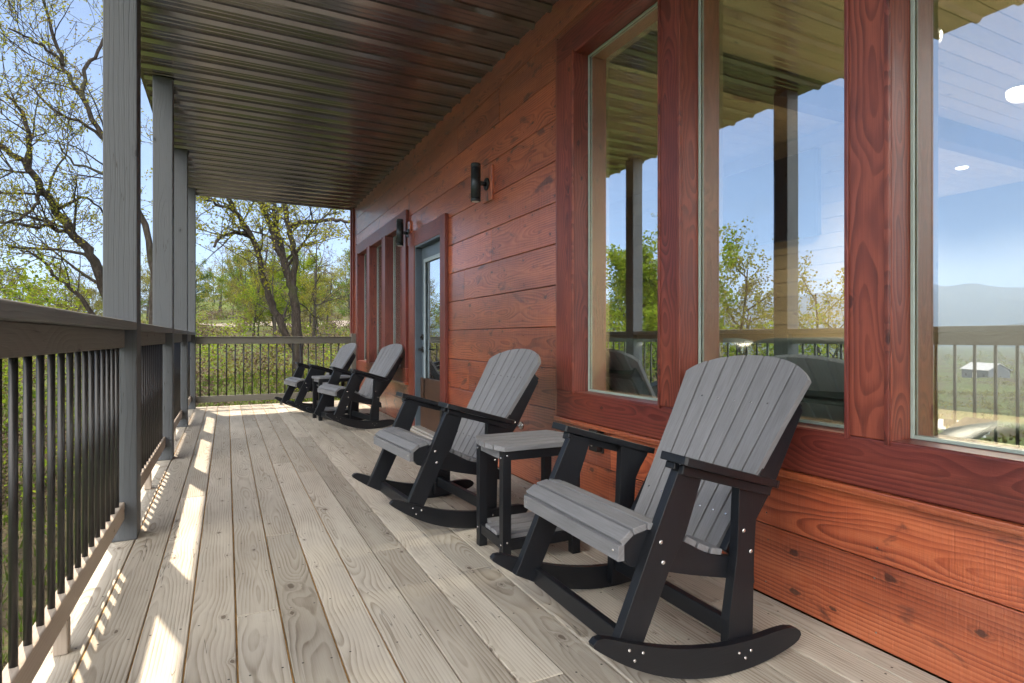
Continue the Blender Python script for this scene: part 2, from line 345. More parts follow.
# ------------------------------------------------------------------ deck
def deck():
    b=MB(); y0,y1=-1.9,9.40
    joints={ 1:[2.27,6.3],2:[3.12,7.0],4:[1.0,4.5],5:[2.68,6.1],6:[1.46,5.2],7:[2.29,4.2],8:[3.3,6.6],9:[1.9,5.6],10:[.9,4.9],11:[2.9],12:[1.6,6.2],3:[4.9],0:[5.3],-1:[4.1],-2:[6.5],-3:[3.9]}
    for k in range(-4,14):
        x0=.029+PITCH*(k-0)-.0 ; x0=.029+PITCH*(k-1)+.0030; x1=.029+PITCH*k-.0030
        if x1>1.85: x1=1.855
        if x0<-.56: continue
        cuts=[y0]+joints.get(k,[])+[y1]
        for a,c in zip(cuts,cuts[1:]):
            dz=R.uniform(-.0008,.0008)
            b.box(x0+R.uniform(-.0006,.0006),x1+R.uniform(-.0006,.0006),a+.0012,c-.0012,-.036,dz,'y')
            # screw heads
        for j in range(35):
            yj=-4.65+.4064*j
            if yj<-.2: continue
            if yj>y1-.05: break
            for o in (.028,.116):
                q=(x0+o+R.uniform(-.006,.006),yj+R.uniform(-.008,.008)); n=7; r=.0038
                pts=[(q[0]+r*math.cos(2*PI*i/n),q[1]+r*math.sin(2*PI*i/n),.0012) for i in range(n)]
                b.face(pts,[(0,0)]*n,(0,0,0),1)
    o=b.build('deck_floor',[M['deck'],M['steel_dark']],bevel=.003)
    tag(o,kind='structure')
    b=MB()
    b.box(-.53,1.85,-1.85,9.36,-.24,-.041,'y')
    for k in range(-3,13): b.box(.029+PITCH*k-.0022,.029+PITCH*k+.0022,-1.8,9.3,-.040,-.010,'y')
    b.box(-.575,-.552,-1.9,9.36,-.26,-.01,'y',mi=1); b.box(-.575,1.85,9.37,9.395,-.26,-.037,'x',mi=1)
    for x in (-.45,1.7):
        for y in (-1.6,1.4,4.2,7.0,9.2): b.box(x-.07,x+.07,y-.07,y+.07,-4.4,-.24,'z',mi=1)
    tag(b.build('deck_substructure',[M['gap'],M['rail']]),kind='structure')
deck()

# ------------------------------------------------------------------ cabin
cabin=empty('cabin',(XW,4,0))
tag(cabin,'red stained timber cabin with a dark metal porch ceiling and big windows','cabin')
def part(b,name,mats,bevel=0,parent=cabin,seg=2):
    o=b.build(name,mats,parent,bevel,seg)
    if parent is cabin: o.location=(-XW,-4,0)
    return o
# openings (y0,y1,z0,z1): outer edges of the trim
WIN_A=(-.62,3.068,.512,2.82); DOOR=(5.10,6.30,-.01,2.155); WIN_B=(6.41,9.25,.485,2.45)
def siding():
    b=MB(); yA,yB=-5.0,9.60
    z=.012; rows=[(.0015,.0118)]; rows=[]
    while z<3.12:
        rows.append((.0015 if z<.02 else z,min(z+.262,3.118))); z+=.262
    ins=.05; holes=[(h[0]+ins,h[1]-ins,h[2]+(ins if h[2]>0 else -1),h[3]-ins) for h in (WIN_A,DOOR,WIN_B)]
    for i,(z0,z1) in enumerate(rows):
        if z1-z0<.02: continue
        cuts=sorted([yA,yB]+[R.uniform(-1,9) for _ in range(2)])
        if i==1: cuts=sorted([yA,yB,2.56,6.0])
        if i==2: cuts=sorted([yA,yB,2.555,4.6])
        for a,c in zip(cuts,cuts[1:]):
            sd=(R.random(),R.random(),R.random()); org=(XW,(a+c)/2,(z0+z1)/2)
            ed=sorted(set([a,c]+[y for h in holes for y in h[:2] if a<y<c]))
            # merge cells not cut by an opening
            cell=[]
            for p,q in zip(ed,ed[1:]):
                zs=[(z0,z1)]
                for h in holes:
                    if p>=h[0]-1e-6 and q<=h[1]+1e-6:
                        nz=[]
                        for s0,s1 in zs:
                            if s1<=h[2] or s0>=h[3]: nz.append((s0,s1)); continue
                            if s0<h[2]: nz.append((s0,h[2]))
                            if s1>h[3]: nz.append((h[3],s1))
                        zs=nz
                if zs==[(z0,z1)] and cell and cell[-1][2]==zs: cell[-1][1]=q
                else: cell.append([p,q,zs])
            for p,q,zs in cell:
                for s0,s1 in zs:
                    if s1-s0<.01: continue
                    g0=.0018 if s0==z0 else 0; g1=.0018 if s1==z1 else 0
                    b.box(XW,XW+.03,p+(.0008 if p==a else 0),q-(.0008 if q==c else 0),s0+g0,s1-g1,'y',seed=sd,origin=org)
    for z0,z1 in rows:
        y=-1.3
        while y<9.5:
            for zz in (z0+.05,z1-.05):
                yy=y+R.uniform(-.012,.012); q=zz+R.uniform(-.008,.008)
                if q>3.05 or any(h[0]-.06<yy<h[1]+.06 and h[2]-.1<q<h[3]+.06 for h in (WIN_A,DOOR,WIN_B)): continue
                b.face([(XW-.0012,yy+.0032*math.cos(2*PI*i/6),q-.0032*math.sin(2*PI*i/6)) for i in range(6)],[(0,0)]*6,(0,0,0),1)
            y+=.4064
    part(b,'siding',[M['siding'],M['steel']],.0035)
    b=MB()
    for (y0,y1,z0,z1) in [(-5,9.6,0,.56),(-5,9.6,2.77,3.12),(-5,-.57,.56,2.77),(3.02,5.15,.56,2.77),(6.25,6.46,.56,2.77),(9.2,9.6,.56,2.77),(5.15,6.25,2.10,2.77),(6.46,9.2,2.40,2.77)]:
        b.box(XW+.031,XW+.14,y0,y1,z0,z1,'y')
    part(b,'wall_core',M['beam'])
    b=MB(); b.box(XT-.012,XW+.06,9.60,9.66,-.3,3.09,'z'); b.box(XW-.03,XW+.12,9.53,9.60,.004,3.09,'z')
    part(b,'corner_board',M['trim'],.003)
    b=MB()   # other sides of the cabin
    b.box(XW+.02,9.2,9.602,9.70,-3.2,3.12,'x'); b.box(9.0,9.2,-5,9.6,-3.2,3.12,'y'); b.box(XW+.02,9.2,-5.1,-5,-3.2,3.12,'x')
    b.box(XW+.02,XW+.16,-5,9.6,-3.2,-.26,'y')
    part(b,'outer_wall',M['siding'])
siding()

def window_set(openings, outer, zin, tw_label, sub=True, depth=XG, gl='pane'):
    """face trim round a run of panes; every pane with its jamb, bead and glass"""
    y0,y1,z0,z1=outer; zi0,zi1=zin
    b=MB()
    b.box(XT,XW-.0005,y0,y1,zi1+.001,z1,'y'); b.box(XT,XW-.0005,y0,y1,z0,zi0-.001,'y')
    b.box(XT-.003,XW-.0005,y1-(y1-openings[-1][1]),y1-.0005,zi0,zi1,'z'); b.box(XT-.003,XW-.0005,y0+.0005,openings[0][0],zi0,zi1,'z')
    for (a,c),(d,e) in zip(openings,openings[1:]): b.box(XT-.004,XW-.0005,c,d,zi0-.0005,zi1+.0005,'z')
    fr=part(b,'window_trim',M['trim'],.005)
    b=MB(); b.box(XT-.012,XW-.0005,y0-.01,y1+.012,z0-.028,z0-.002,'y')
    b.box(XT+.006,XW-.0005,y1+.001,y1+.022,z0,z1+.02,'z')
    part(b,'drip_ledge',M['siding'],.004)
    for (a,c) in openings:
        w=MB(); t=.016
        w.box(XT+.004,depth-.003,c-.002,c+t,zi0-t,zi1+t,'z'); w.box(XT+.004,depth-.003,a-t,a+.002,zi0-t,zi1+t,'z')
        w.box(XT+.004,depth-.003,a+.0021,c-.0021,zi1-.002,zi1+t,'y'); w.box(XT+.004,depth-.003,a+.0021,c-.0021,zi0-t,zi0+.002,'y')
        # raised moulding line on the inner edge of the face trim
        for yy,s in ((c,1),(a,-1)): w.box(XT-.010,XT+.002,min(yy-s*.001,yy+s*.013),max(yy-s*.001,yy+s*.013),zi0-.012,zi1+.012,'z')
        win=part(w,'window',M['trim'],.002)
        g=MB(); e=.014
        for (p,q,r,s) in ((a+.0025,a+e,zi0+.0025,zi1-.0025),(c-e,c-.0025,zi0+.0025,zi1-.0025),(a+e,c-e,zi1-e,zi1-.0025),(a+e,c-e,zi0+.0025,zi0+e)): g.box(depth-.012,depth-.0045,p,q,r,s,'z')
        g.build('bead',M['vinyl'],win,.002)
        g=MB(); g.box(depth,depth+.004,a+.001,c-.001,zi0+.001,zi1-.001); g.build('glass',M['glass'],win)
        g=MB()
        for (p,q,r,s) in ((a-.02,a+.004,zi0,zi1),(c-.004,c+.02,zi0,zi1),(a,c,zi1-.004,zi1+.02),(a,c,zi0-.02,zi0+.004)): g.box(depth+.006,depth+.14,p,q,r,s,'z' if s-r>1 else 'y')
        g.build('inner_jamb',M['pine'],win)
OPA=[(-.58+.12,.158),(.304,1.071),(1.211,1.978),(2.124,2.870)]
window_set(OPA,WIN_A,(.672,2.665),'')
OPB=[(6.60,7.33),(7.52,8.24),(8.43,9.08)]
window_set(OPB,WIN_B,(.645,2.29),'')

def door():
    b=MB(); y0,y1,z1=DOOR[0],DOOR[1],DOOR[3]; a,c,zt=5.243,6.09,1.985
    b.box(XT,XW-.0005,y0,a,.004,z1,'z'); b.box(XT,XW-.0005,c,y1,.004,z1,'z'); b.box(XT+.002,XW-.0005,a,c,zt,z1-.002,'y')
    part(b,'door_trim',M['trim'],.004)
    b=MB(); t=.02; XD=1.90
    b.box(XT+.01,XD+.05,c-t,c+.002,.03,zt,'z'); b.box(XT+.01,XD+.05,a-.002,a+t,.03,zt,'z'); b.box(XT+.01,XD+.05,a+t,c-t,zt-t,zt+.002,'y')
    part(b,'door_frame',M['door'],.002)
    b=MB(); b.box(XW-.05,XD+.06,a-.02,c+.02,.006,.035,'y'); b.box(XW-.09,XW-.052,a-.1,c+.1,.002,.022,'y')
    part(b,'threshold',M['threshold'],.004)
    b=MB(); A,Cc=a+t+.003,c-t-.003; s=.115
    b.box(XD,XD+.04,A,A+s,.04,zt-t-.004,'z'); b.box(XD,XD+.04,Cc-s,Cc,.04,zt-t-.004,'z')
    b.box(XD,XD+.04,A+s,Cc-s,.04,.30,'y'); b.box(XD,XD+.04,A+s,Cc-s,zt-t-.004-.14,zt-t-.004,'y')
    d=part(b,'door',M['door'],.002)
    g=MB(); e=.028; p,q,r_,s_=A+s,Cc-s,.30,zt-t-.144
    for (h,i,j,k) in ((p-.012,p+e,r_-.012,s_+.012),(q-e,q+.012,r_-.012,s_+.012),(p+e,q-e,s_-e,s_+.012),(p+e,q-e,r_-.012,r_+e)): g.box(XD-.012,XD-.001,h,i,j,k,'z')
    g.build('lite_frame',M['doorlight'],d,.003)
    g=MB(); g.box(XD+.012,XD+.017,p,q,r_,s_); g.build('glass',M['glass'],d)
    g=MB(); yh=Cc-.06
    g.cyl((XD-.02,yh,1.0),(XD,yh,1.0),.03,16); g.cyl((XD-.035,yh,1.0),(XD-.02,yh,1.0),.013,12); g.build('deadbolt',M['black'],d)
    g=MB(); g.cyl((XD-.014,yh,.865),(XD,yh,.865),.032,16); g.tube([(XD-.01,yh,.865),(XD-.055,yh,.865),(XD-.06,yh-.03,.865),(XD-.058,yh-.11,.862)],[.011,.011,.010,.009],8); g.build('handle',M['black'],d)
door()

def soffit():
    """ribbed metal sheet; the ribs run from the wall out to the eave"""
    prof=[]; P=.2286
    y=-2.10
    one=[(0,0),(.018,0),(.034,-.025),(.058,-.025),(.074,0),(.112,0),(.117,-.004),(.127,-.004),(.132,0),(.168,0),(.173,-.004),(.183,-.004),(.188,0)]
    while y<YF-.05:
        for a,h in one: 
            if y+a<YF: prof.append((y+a,ZS+h))
        y+=P
    prof.append((YF,ZS))
    b=MB(); n=len(prof)
    xs=[XE,XP1,.2,.8,1.3,XW+.002]
    for i in range(n-1):
        for j in range(len(xs)-1):
            (a,za),(c,zc)=prof[i],prof[i+1]
            b.face([(xs[j],a,za),(xs[j],c,zc),(xs[j+1],c,zc),(xs[j+1],a,za)],[(xs[j],a),(xs[j],c),(xs[j+1],c),(xs[j+1],a)],(0,0,0))
    part(b,'porch_ceiling',M['metal'])
    b=MB()   # screws of the sheet
    for x in ():
        y=0
        while y<YF-.1:
            b.cyl((x,y,ZS-.006),(x,y,ZS),.006,8); y+=.2286*2
    b=None
    b=MB()
    b.box(XE-.0,XW,-2.0,YF-.004,ZS+.025,ZS+.20,'y'); b.box(XW+.001,9.6,-5.2,YF-.004,ZS+.025,ZS+.20,'y')
    b.box(XE-.03,XE-.002,-2.1,YF+.02,ZS+.012,ZS+.22,'y'); b.box(XE-.0,9.6,YF,YF+.02,ZS-.012,ZS+.22,'x',mi=1)
    # low pitched roof above
    b.prism([(XE-.05,ZS+.2),(XW,ZS+.7),(XW,ZS+.2)],(0,0,0),(1,0,0),(0,0,1),(0,1,0),-2.1,YF+.03); b.prism([(XW+.001,ZS+.2),(XW+.001,ZS+.7),(4.5,ZS+1.3),(9.7,ZS+.2)],(0,0,0),(1,0,0),(0,0,1),(0,1,0),-5.25,YF+.03)
    part(b,'porch_roof',[M['metal'],M['rail']])
soffit()

POSTS=[1.22,3.35,5.42,7.36,9.15]
for i,y in enumerate(POSTS+[-.72]):
    b=MB(); b.box(XP0,XP1,y,y+.14,.001,ZS-.001,'z')
    part(b,'porch_post',M['post'],.006)

# ------------------------------------------------------------------ inside the cabin
ZC=2.95
b=MB(); y=-4.9
while y<9.5:
    b.box(2.0,9.0,y+.002,min(y+.134,9.6),ZC,ZC+.02,'x'); y+=.137
part(b,'inner_ceiling',M['pine'],.004)
b=MB(); b.box(2.0,9.0,-5,9.6,-.06,0,'y'); part(b,'inner_floor',M['floor_in'])
b=MB()
z=0
while z<2.9:
    b.box(5.0,5.03,3.05,9.5,z+.002,min(z+.137,ZC-.002),'y'); z+=.14
b.box(5.03,5.15,3.05,9.5,0,ZC-.003,'y')
part(b,'partition_wall',M['pine'],.003)
b=MB(); b.box(8.9,8.99,-4.9,9.5,0,ZC-.003); b.box(2.01,8.9,-4.99,-4.9,0,ZC-.003); b.box(2.01,8.9,9.5,9.59,0,ZC-.003)
for (y0,y1,z0,z1) in [(-2.2,9.5,0,.60),(-2.2,9.5,2.70,2.94),(-4.9,-.5,.6,2.7),(2.93,5.2,.60,2.70),(6.13,6.56,.6,2.7),(9.12,9.5,.6,2.7)]:
    b.box(XW+.145,XW+.165,y0,y1,z0,z1)
part(b,'inner_wall',M['wall_in'])
b=MB(); b.box(2.03,8.9,2.9,3.04,2.75,ZC-.001,'x'); part(b,'ceiling_beam',M['beam'],.005)

t=empty('television',(4.98,4.3,1.95)); tag(t,'dark wall panel hung high on the pine wall inside, seen through the middle window','television')
b=MB(); b.box(-.05,.0,-.75,.75,0,.82); b.build('casing',M['tv'],t,.01)
b=MB(); b.box(-.056,-.0505,-.72,.72,.03,.79); b.build('screen',M['black'],t)

def sofa():
    t=empty('sofa',(2.12,2.35,0)); tag(t,'dark teal leather sofa with its back to the large front window','sofa')
    b=MB(); b.box(.0,.88,-1.3,1.3,.10,.44,'y'); b.build('base',M['leather'],t,.04,4)
    def pillow(x0,x1,y0,y1,z0,z1,name):
        n=14; b=MB(); vs=[];fs=[]
        cx,cy,cz=(x0+x1)/2,(y0+y1)/2,(z0+z1)/2
        for i in range(n+1):
            th=PI*i/n
            for k in range(2*n):
                ph=2*PI*k/(2*n)
                sx,sy,sz=math.sin(th)*math.cos(ph),math.cos(th),math.sin(th)*math.sin(ph)
                e=lambda q,p: math.copysign(abs(q)**p,q)
                vs.append((cx+(x1-x0)/2*e(sx,.55),cy+(y1-y0)/2*e(sy,.35),cz+(z1-z0)/2*e(sz,.5)+R.uniform(-.004,.004)))
        for i in range(n):
            for k in range(2*n):
                fs.append((i*2*n+k,i*2*n+(k+1)%(2*n),(i+1)*2*n+(k+1)%(2*n),(i+1)*2*n+k))
        b.mesh(vs,fs,lambda p,f:(p[1],p[2]),(0,0,0),0,True)
        return b.build(name,M['leather'],t)
    for k in range(3):
        y0=-1.14+k*.76
        pillow(.02,.27,y0,y0+.76,.40,.80,'back_cushion'); pillow(.0,.30,y0+.01,y0+.75,.72,.99,'headrest'); pillow(.25,.90,y0,y0+.76,.38,.54,'seat_cushion')
    for y in (-1.3,1.12): pillow(.02,.9,y,y+.2,.1,.66,'armrest')
    for x in (.06,.8):
        for y in (-1.2,1.15): b=MB(); b.box(x,x+.05,y,y+.05,.0,.10); b.build('foot',M['black'],t)
sofa()
for (px,py) in ((927,33),(1018,88),(962,167),(843,206)):
    d=FPX*(ZC-EYE)/(338-py); p=at(px,py,d)
    if p.x>8.8: p.x=8.6
    where={927:'high at the left edge of the right window',1018:'at the right edge of the photo, high in the right window',962:'alone in the middle height of the right window',843:'faint and small beside the right red mullion'}[px]
    t=empty('ceiling_light',(p.x,p.y,ZC)); tag(t,'small warm ceiling light '+where,'ceiling light','round ceiling lights inside the cabin')
    b=MB(); b.tube([(0,0,-.001),(0,0,-.008)],[.075,.07],24); b.build('trim_ring',M['white'],t)
    b=MB(); b.tube([(0,0,-.0085),(0,0,-.012)],[.058,.052],24); b.build('lens',M['lens'],t)
    l=bpy.data.lights.new('ceiling_lamp','SPOT'); l.energy=600; l.color=(1,.86,.68); l.shadow_soft_size=.08; l.spot_size=2.6; l.spot_blend=.8
    lo=bpy.data.objects.new('lamp',l); C.objects.link(lo); lo.parent=t; lo.location=(0,0,-.03)

# ------------------------------------------------------------------ railings
def baluster_mesh():
    b=MB(); b.cyl((0,0,.185),(0,0,.955),.0097,12); return b
def side_bay(y0,y1,label,block):
    t=empty('railing_section',(-.465,y0,0)); tag(t,label,'railing','porch railing sections along the left side')
    L=y1-y0
    b=MB(); b.box(-.072,.0695,.001,L-.001,1.029,1.067,'y'); b.build('cap_rail',M['cap'],t,.004)
    b=MB(); b.box(-.019,.019,.001,L-.001,.943,1.0285,'y'); b.build('upper_rail',M['rail'],t,.004)
    b=MB(); b.box(-.019,.019,.001,L-.001,.108,.192,'y'); b.build('lower_rail',M['rail_lit'],t,.004)
    n=round(L/.1127)-1; me=None
    for k in range(n):
        y=(L-(n-1)*.1127)/2+k*.1127
        if me is None:
            o=baluster_mesh().build('baluster',M['black'],t); me=o
        else:
            o=me.copy(); C.objects.link(o); o.parent=t
        o.location=(0,y,0)
    if block:
        b=MB(); b.box(-.019,.019,block-y0-.02,block-y0+.02,.001,.107,'z'); b.build('foot_block',M['rail_lit'],t,.003)
ys=[-.58]+POSTS
ends=POSTS
labs=['railing section beside the camera, in front of the nearest post, mostly out of frame','grey wooden railing with black balusters at the left edge, reaching back to the widest post','railing section between the widest grey post and the next one behind it','short looking railing section between the second and third grey posts','last side railing section, squeezed in perspective before the far corner post']
prev=-.58
for i,y in enumerate(POSTS):
    side_bay(prev,y,labs[i],{0:.4,1:2.25,2:4.45,3:6.45,4:8.3}[i]); prev=y+.14
t=empty('railing_section',(-.395,9.25,0)); tag(t,'brown railing with black balusters across the far end of the deck','railing')
b=MB(); b.box(.0,2.14,-.02,.02,.905,1.0,'x'); b.box(.0,2.14,-.045,.045,1.0005,1.012,'x'); b.build('upper_rail',M['rail'],t,.004)
b=MB(); b.box(.0,2.14,-.02,.02,.075,.165,'x'); b.build('lower_rail',M['rail'],t,.004)
b=MB(); b.box(2.142,2.232,-.045,.045,.001,1.06,'z'); b.build('end_post',M['rail'],t,.004)
b=MB(); b.box(1.1,1.14,-.02,.02,.001,.074,'z'); b.build('foot_block',M['rail'],t,.003)
me=None
for k in range(19):
    if me is None: o=baluster_mesh().build('baluster',M['black'],t); me=o
    else: o=me.copy(); C.objects.link(o); o.parent=t
    o.location=(.055+k*.1115,0,-.03)

# ------------------------------------------------------------------ rocking chair (local x forward, y towards the viewer, z up)
U0=-.152
def rb(u): return .85-math.sqrt(.85**2-(u-U0)**2)
def catmull(pts,n=4,closed=False):
    out=[]; m=len(pts)
    for i in range(m if closed else m-1):
        p0=pts[(i-1)%m] if closed or i>0 else pts[i]; p1=pts[i]; p2=pts[(i+1)%m]; p3=pts[(i+2)%m] if closed or i+2<m else pts[-1]
        for k in range(n):
            s=k/n
            out.append(tuple(.5*((2*b)+(-a+c)*s+(2*a-5*b+4*c-d)*s*s+(-a+3*b-3*c+d)*s**3) for a,b,c,d in zip(p0,p1,p2,p3)))
    if not closed: out.append(pts[-1])
    return out
def bolt(b,u,w,v,side,r=.0065):
    b.tube([(u,side*v,w),(u,side*(v+.003),w),(u,side*(v+.0045),w)],[r,r,r*.6],10,1)
def make_chair(label):
    t=empty('rocking_chair'); tag(t,label,'rocking chair','grey and black rocking chairs on the deck')
    K=[M['plastic_black'],M['steel']]; G=[M['plastic_grey'],M['steel']]
    X,Y,Z=(1,0,0),(0,1,0),(0,0,1)
    # rockers
    top=catmull([(.353,.207),(.316,.195),(.278,.180),(.224,.160),(.15,.136),(.068,.114),(-.055,.092),(-.187,.083),(-.29,.086),(-.345,.084)],3)
    tipr=[(-.375,.076),(-.393,.064),(-.398,.051),(-.387,.037)]
    bot=[(u,rb(u)) for u in [-.365+.0305*i for i in range(24)]]
    tipf=[(.362,.172),(.380,.186),(.383,.196),(.371,.206)]
    poly=top+tipr+bot+tipf
    for s in (1,-1):
        b=MB(); b.prism(poly,(0,0,0),X,Z,Y,s*.3115,s*.337,0)
        for q in ((.271,.161),(.226,.144),(.254,.129),(-.128,.060),(-.175,.057),(-.152,.040)): bolt(b,q[0],q[1]-.002,.337,s,.0045)
        b.build('rocker',K,t,.004)
    # legs
    fl=[(.306,.135),(.282,.181),(.155,.452),(.071,.625),(-.010,.603),(-.006,.575),(.022,.500),(.052,.426),(.105,.345),(.203,.148),(.222,.092)]
    rl=[(-.112,.028),(-.115,.14),(-.150,.343),(-.160,.565),(-.290,.530),(-.285,.515),(-.252,.47),(-.228,.427),(-.220,.309),(-.214,.074),(-.212,.022)]
    for s in (1,-1):
        b=MB(); b.prism(fl,(0,0,0),X,Z,Y,s*.279,s*.311,1)
        for q in ((.143,.418),(.135,.36)): bolt(b,q[0],q[1],.311,s)
        b.build('front_leg',K,t,.004)
        b=MB(); b.prism(rl,(0,0,0),X,Z,Y,s*.279,s*.311,1)
        for q in ((-.175,.405),(-.204,.338)): bolt(b,q[0],q[1],.311,s)
        b.build('rear_leg',K,t,.004)
    # arms
    ang=math.atan2(.663-.538,.102+.33); ad=Vector((math.cos(ang),0,math.sin(ang))); an=Vector((-math.sin(ang),0,math.cos(ang)))
    o0=Vector((.102,0,.663))
    for s in (1,-1):
        pl=[(-.004,.262),(0,.268),(.0,.366),(-.006,.373),(-.06,.377),(-.14,.374),(-.24,.362),(-.34,.342),(-.42,.330),(-.445,.318),(-.45,.300),(-.44,.272),(-.30,.262)]
        b=MB(); b.prism([(a,s*v) for a,v in pl],o0,ad,Y,an,-.024,0,0); b.tube([o0+ad*-.452+Vector((0,s*.30,0))-an*.012,o0+ad*-.459+Vector((0,s*.30,0))-an*.012],[.006,.006],8,1); b.build('armrest',K,t,.006,3)
        b=MB(); b.prism([(-.035,.3115),(-.035,.330),(-.40,.330),(-.40,.3115)] if s>0 else [(-.035,-.3115),(-.035,-.330),(-.40,-.330),(-.40,-.3115)],o0,ad,Y,an,-.052,-.0245,0)
        b.prism([(-.022,s*.268),(-.022,s*.308),(-.040,s*.308),(-.040,s*.268)],o0,ad,Y,an,-.044,-.0245,0)
        b.build('arm_cleat',K,t,.003)
    # seat sides
    stp=[(.246,.425),(.205,.440),(.155,.444),(.10,.430),(.054,.402),(0,.376),(-.052,.347),(-.096,.330),(-.15,.318),(-.20,.305),(-.255,.270)]
    stb=[(-.26,.215),(-.132,.255),(.0,.287),(.099,.315),(.150,.332),(.194,.341),(.225,.352),(.246,.378)]
    for s in (1,-1):
        b=MB(); b.prism(stp+stb,(0,0,0),X,Z,Y,s*.248,s*.2785,0); b.build('seat_side',K,t,.003)
    # seat slats across
    cur=catmull([(.264,.428),(.250,.444),(.213,.460),(.160,.4665),(.10,.452),(.05,.423),(0,.397),(-.05,.368),(-.10,.350),(-.16,.338)],8)
    L=[0]
    for a,c in zip(cur,cur[1:]): L.append(L[-1]+math.dist(a,c))
    def pt(s_):
        for i in range(len(L)-1):
            if L[i+1]>=s_: f=(s_-L[i])/(L[i+1]-L[i]); return tuple(cur[i][j]+(cur[i+1][j]-cur[i][j])*f for j in (0,1))
        return cur[-1]
    w=.0545; s0=0
    while s0+w<L[-1]+.01:
        p=pt(s0+.002); q=pt(min(s0+w-.0070,L[-1])); d=Vector((q[0]-p[0],0,q[1]-p[1])); ln=d.length; d.normalize(); n=Vector((-d.z,0,d.x)); n=-n if n.z<0 else n
        hv=.286 if p[0]>.14 else .276
        b=MB(); b.prism([(0,-hv),(ln,-hv),(ln,hv),(0,hv)],(p[0],0,p[1]),d,Y,n,-.019,0,1)
        b.build('seat_slat',G,t,.0025,2); s0+=w
    b=MB(); b.prism([(-.286,.374),(.286,.374),(.286,.419),(-.286,.419)],(.248,0,0),Y,Z,X,0,.021,0)
    for s in (-1,1): b.tube([(.269,s*.262,.400),(.2715,s*.262,.400)],[.005,.004],8,1)
    b.build('front_apron',G,t,.006,3)
    # back slats: tapered fan, slightly cupped
    bd=Vector((-.547,0,.837)).normalized(); bn=Vector((bd.z,0,-bd.x)); bo=Vector((-.150,0,.310))   # bn points forward and up
    def cup(v): return .032*(1-(v/.3)**2)
    def arch(v): return .585+.160*math.sqrt(max(0,1-(v/.306)**2))
    for k in range(7):
        a0=(k-3.5)/7; a1=(k-2.5)/7; Wb,Wt=.42,.572; g=.0036
        def vv(a,tt): return a*(Wb+(Wt-Wb)*tt/.65)
        pts=[(-.01,vv(a0,0)+g),(-.01,vv(a1,0)-g)]
        N=5
        pts+= [( .60*i/N, vv(a1,.60*i/N)-g) for i in range(1,N)]
        for i in range(6):
            a=a1+(a0-a1)*i/5; e=g if i==5 else (-g if i==0 else 0); v_=vv(a,.68)+e
            pts.append((arch(v_),v_))
        pts+= [( .60*i/N, vv(a0,.60*i/N)+g) for i in range(N-1,0,-1)]
        mid=vv((a0+a1)/2,.4)
        sl=(cup(vv(a1,.4))-cup(vv(a0,.4)))/(vv(a1,.4)-vv(a0,.4))
        ayv=(Vector((0,1,0))-bn*sl)
        b=MB(); b.prism(pts,bo-bn*(cup(mid)-sl*mid),bd,ayv,bn,-.010,.011,0)
        if True:
            for tt in (.13,.545,.28):
                c=bo+bd*tt+bn*(.0112-cup(mid))+Vector((0,vv((a0+a1)/2,tt),0))
                if tt!=.28: b.tube([c,c+bn*.0012],[.0045,.0035],8,1)
        b.build('back_slat',G,t,.0016,2)
    for s in (1,-1):   # upright boards behind the fan
        b=MB(); f0=lambda tt:-.012
        pl=[(.02,-.0125),(.575,-.0125),(.600,-.02),(.565,-.082),(.30,-.095),(.02,-.07)]
        b.prism(pl,bo+Vector((0,0,0)),bd,bn,Y,s*.215,s*.243,0); b.build('back_upright',K,t,.003)
    for tt,hw in ((.56,.235),(.27,.214),(.05,.214)):
        b=MB(); pl=[]
        for i in range(9):
            v=-hw+2*hw*i/8; pl.append((v,-cup(v)-.0108))
        pl+= [(hw,-.078),(-hw,-.078)]
        b.prism(pl,bo+bd*tt,Y,bn,bd,-.015,.025,0); b.build('cross_brace',K,t,.002)
    # stretchers
    b=MB(); b.prism([(.203,.150),(.228,.150),(.232,.092),(.207,.092)],(0,0,0),X,Z,Y,-.279,.279,0); b.build('stretcher',K,t,.004)
    b=MB(); b.prism([(-.128,.135),(-.155,.135),(-.155,.078),(-.128,.078)],(0,0,0),X,Z,Y,-.279,.279,0); b.build('stretcher',K,t,.004)
    return t
chair=make_chair('grey and black rocking chair nearest the camera, largest in the photo, before the big window')
spots=[(1.232,1.57,-.011,None),
 (1.054,3.093,.083,'grey and black rocking chair second closest to the camera, just beyond the side table'),
 (1.233,6.60,.176,'grey and black rocking chair by the narrow windows, third from the camera'),
 (.990,8.02,.150,'farthest grey and black rocking chair, in front of the end railing, partly behind another')]
chs=[chair]+[copy_tree(chair) for _ in spots[1:]]
for c,(x,y,yw,lb) in zip(chs,spots):
    c.location=(x,y,.0015); c.rotation_euler=(0,0,PI+yw)
    if lb: c['label']=lb

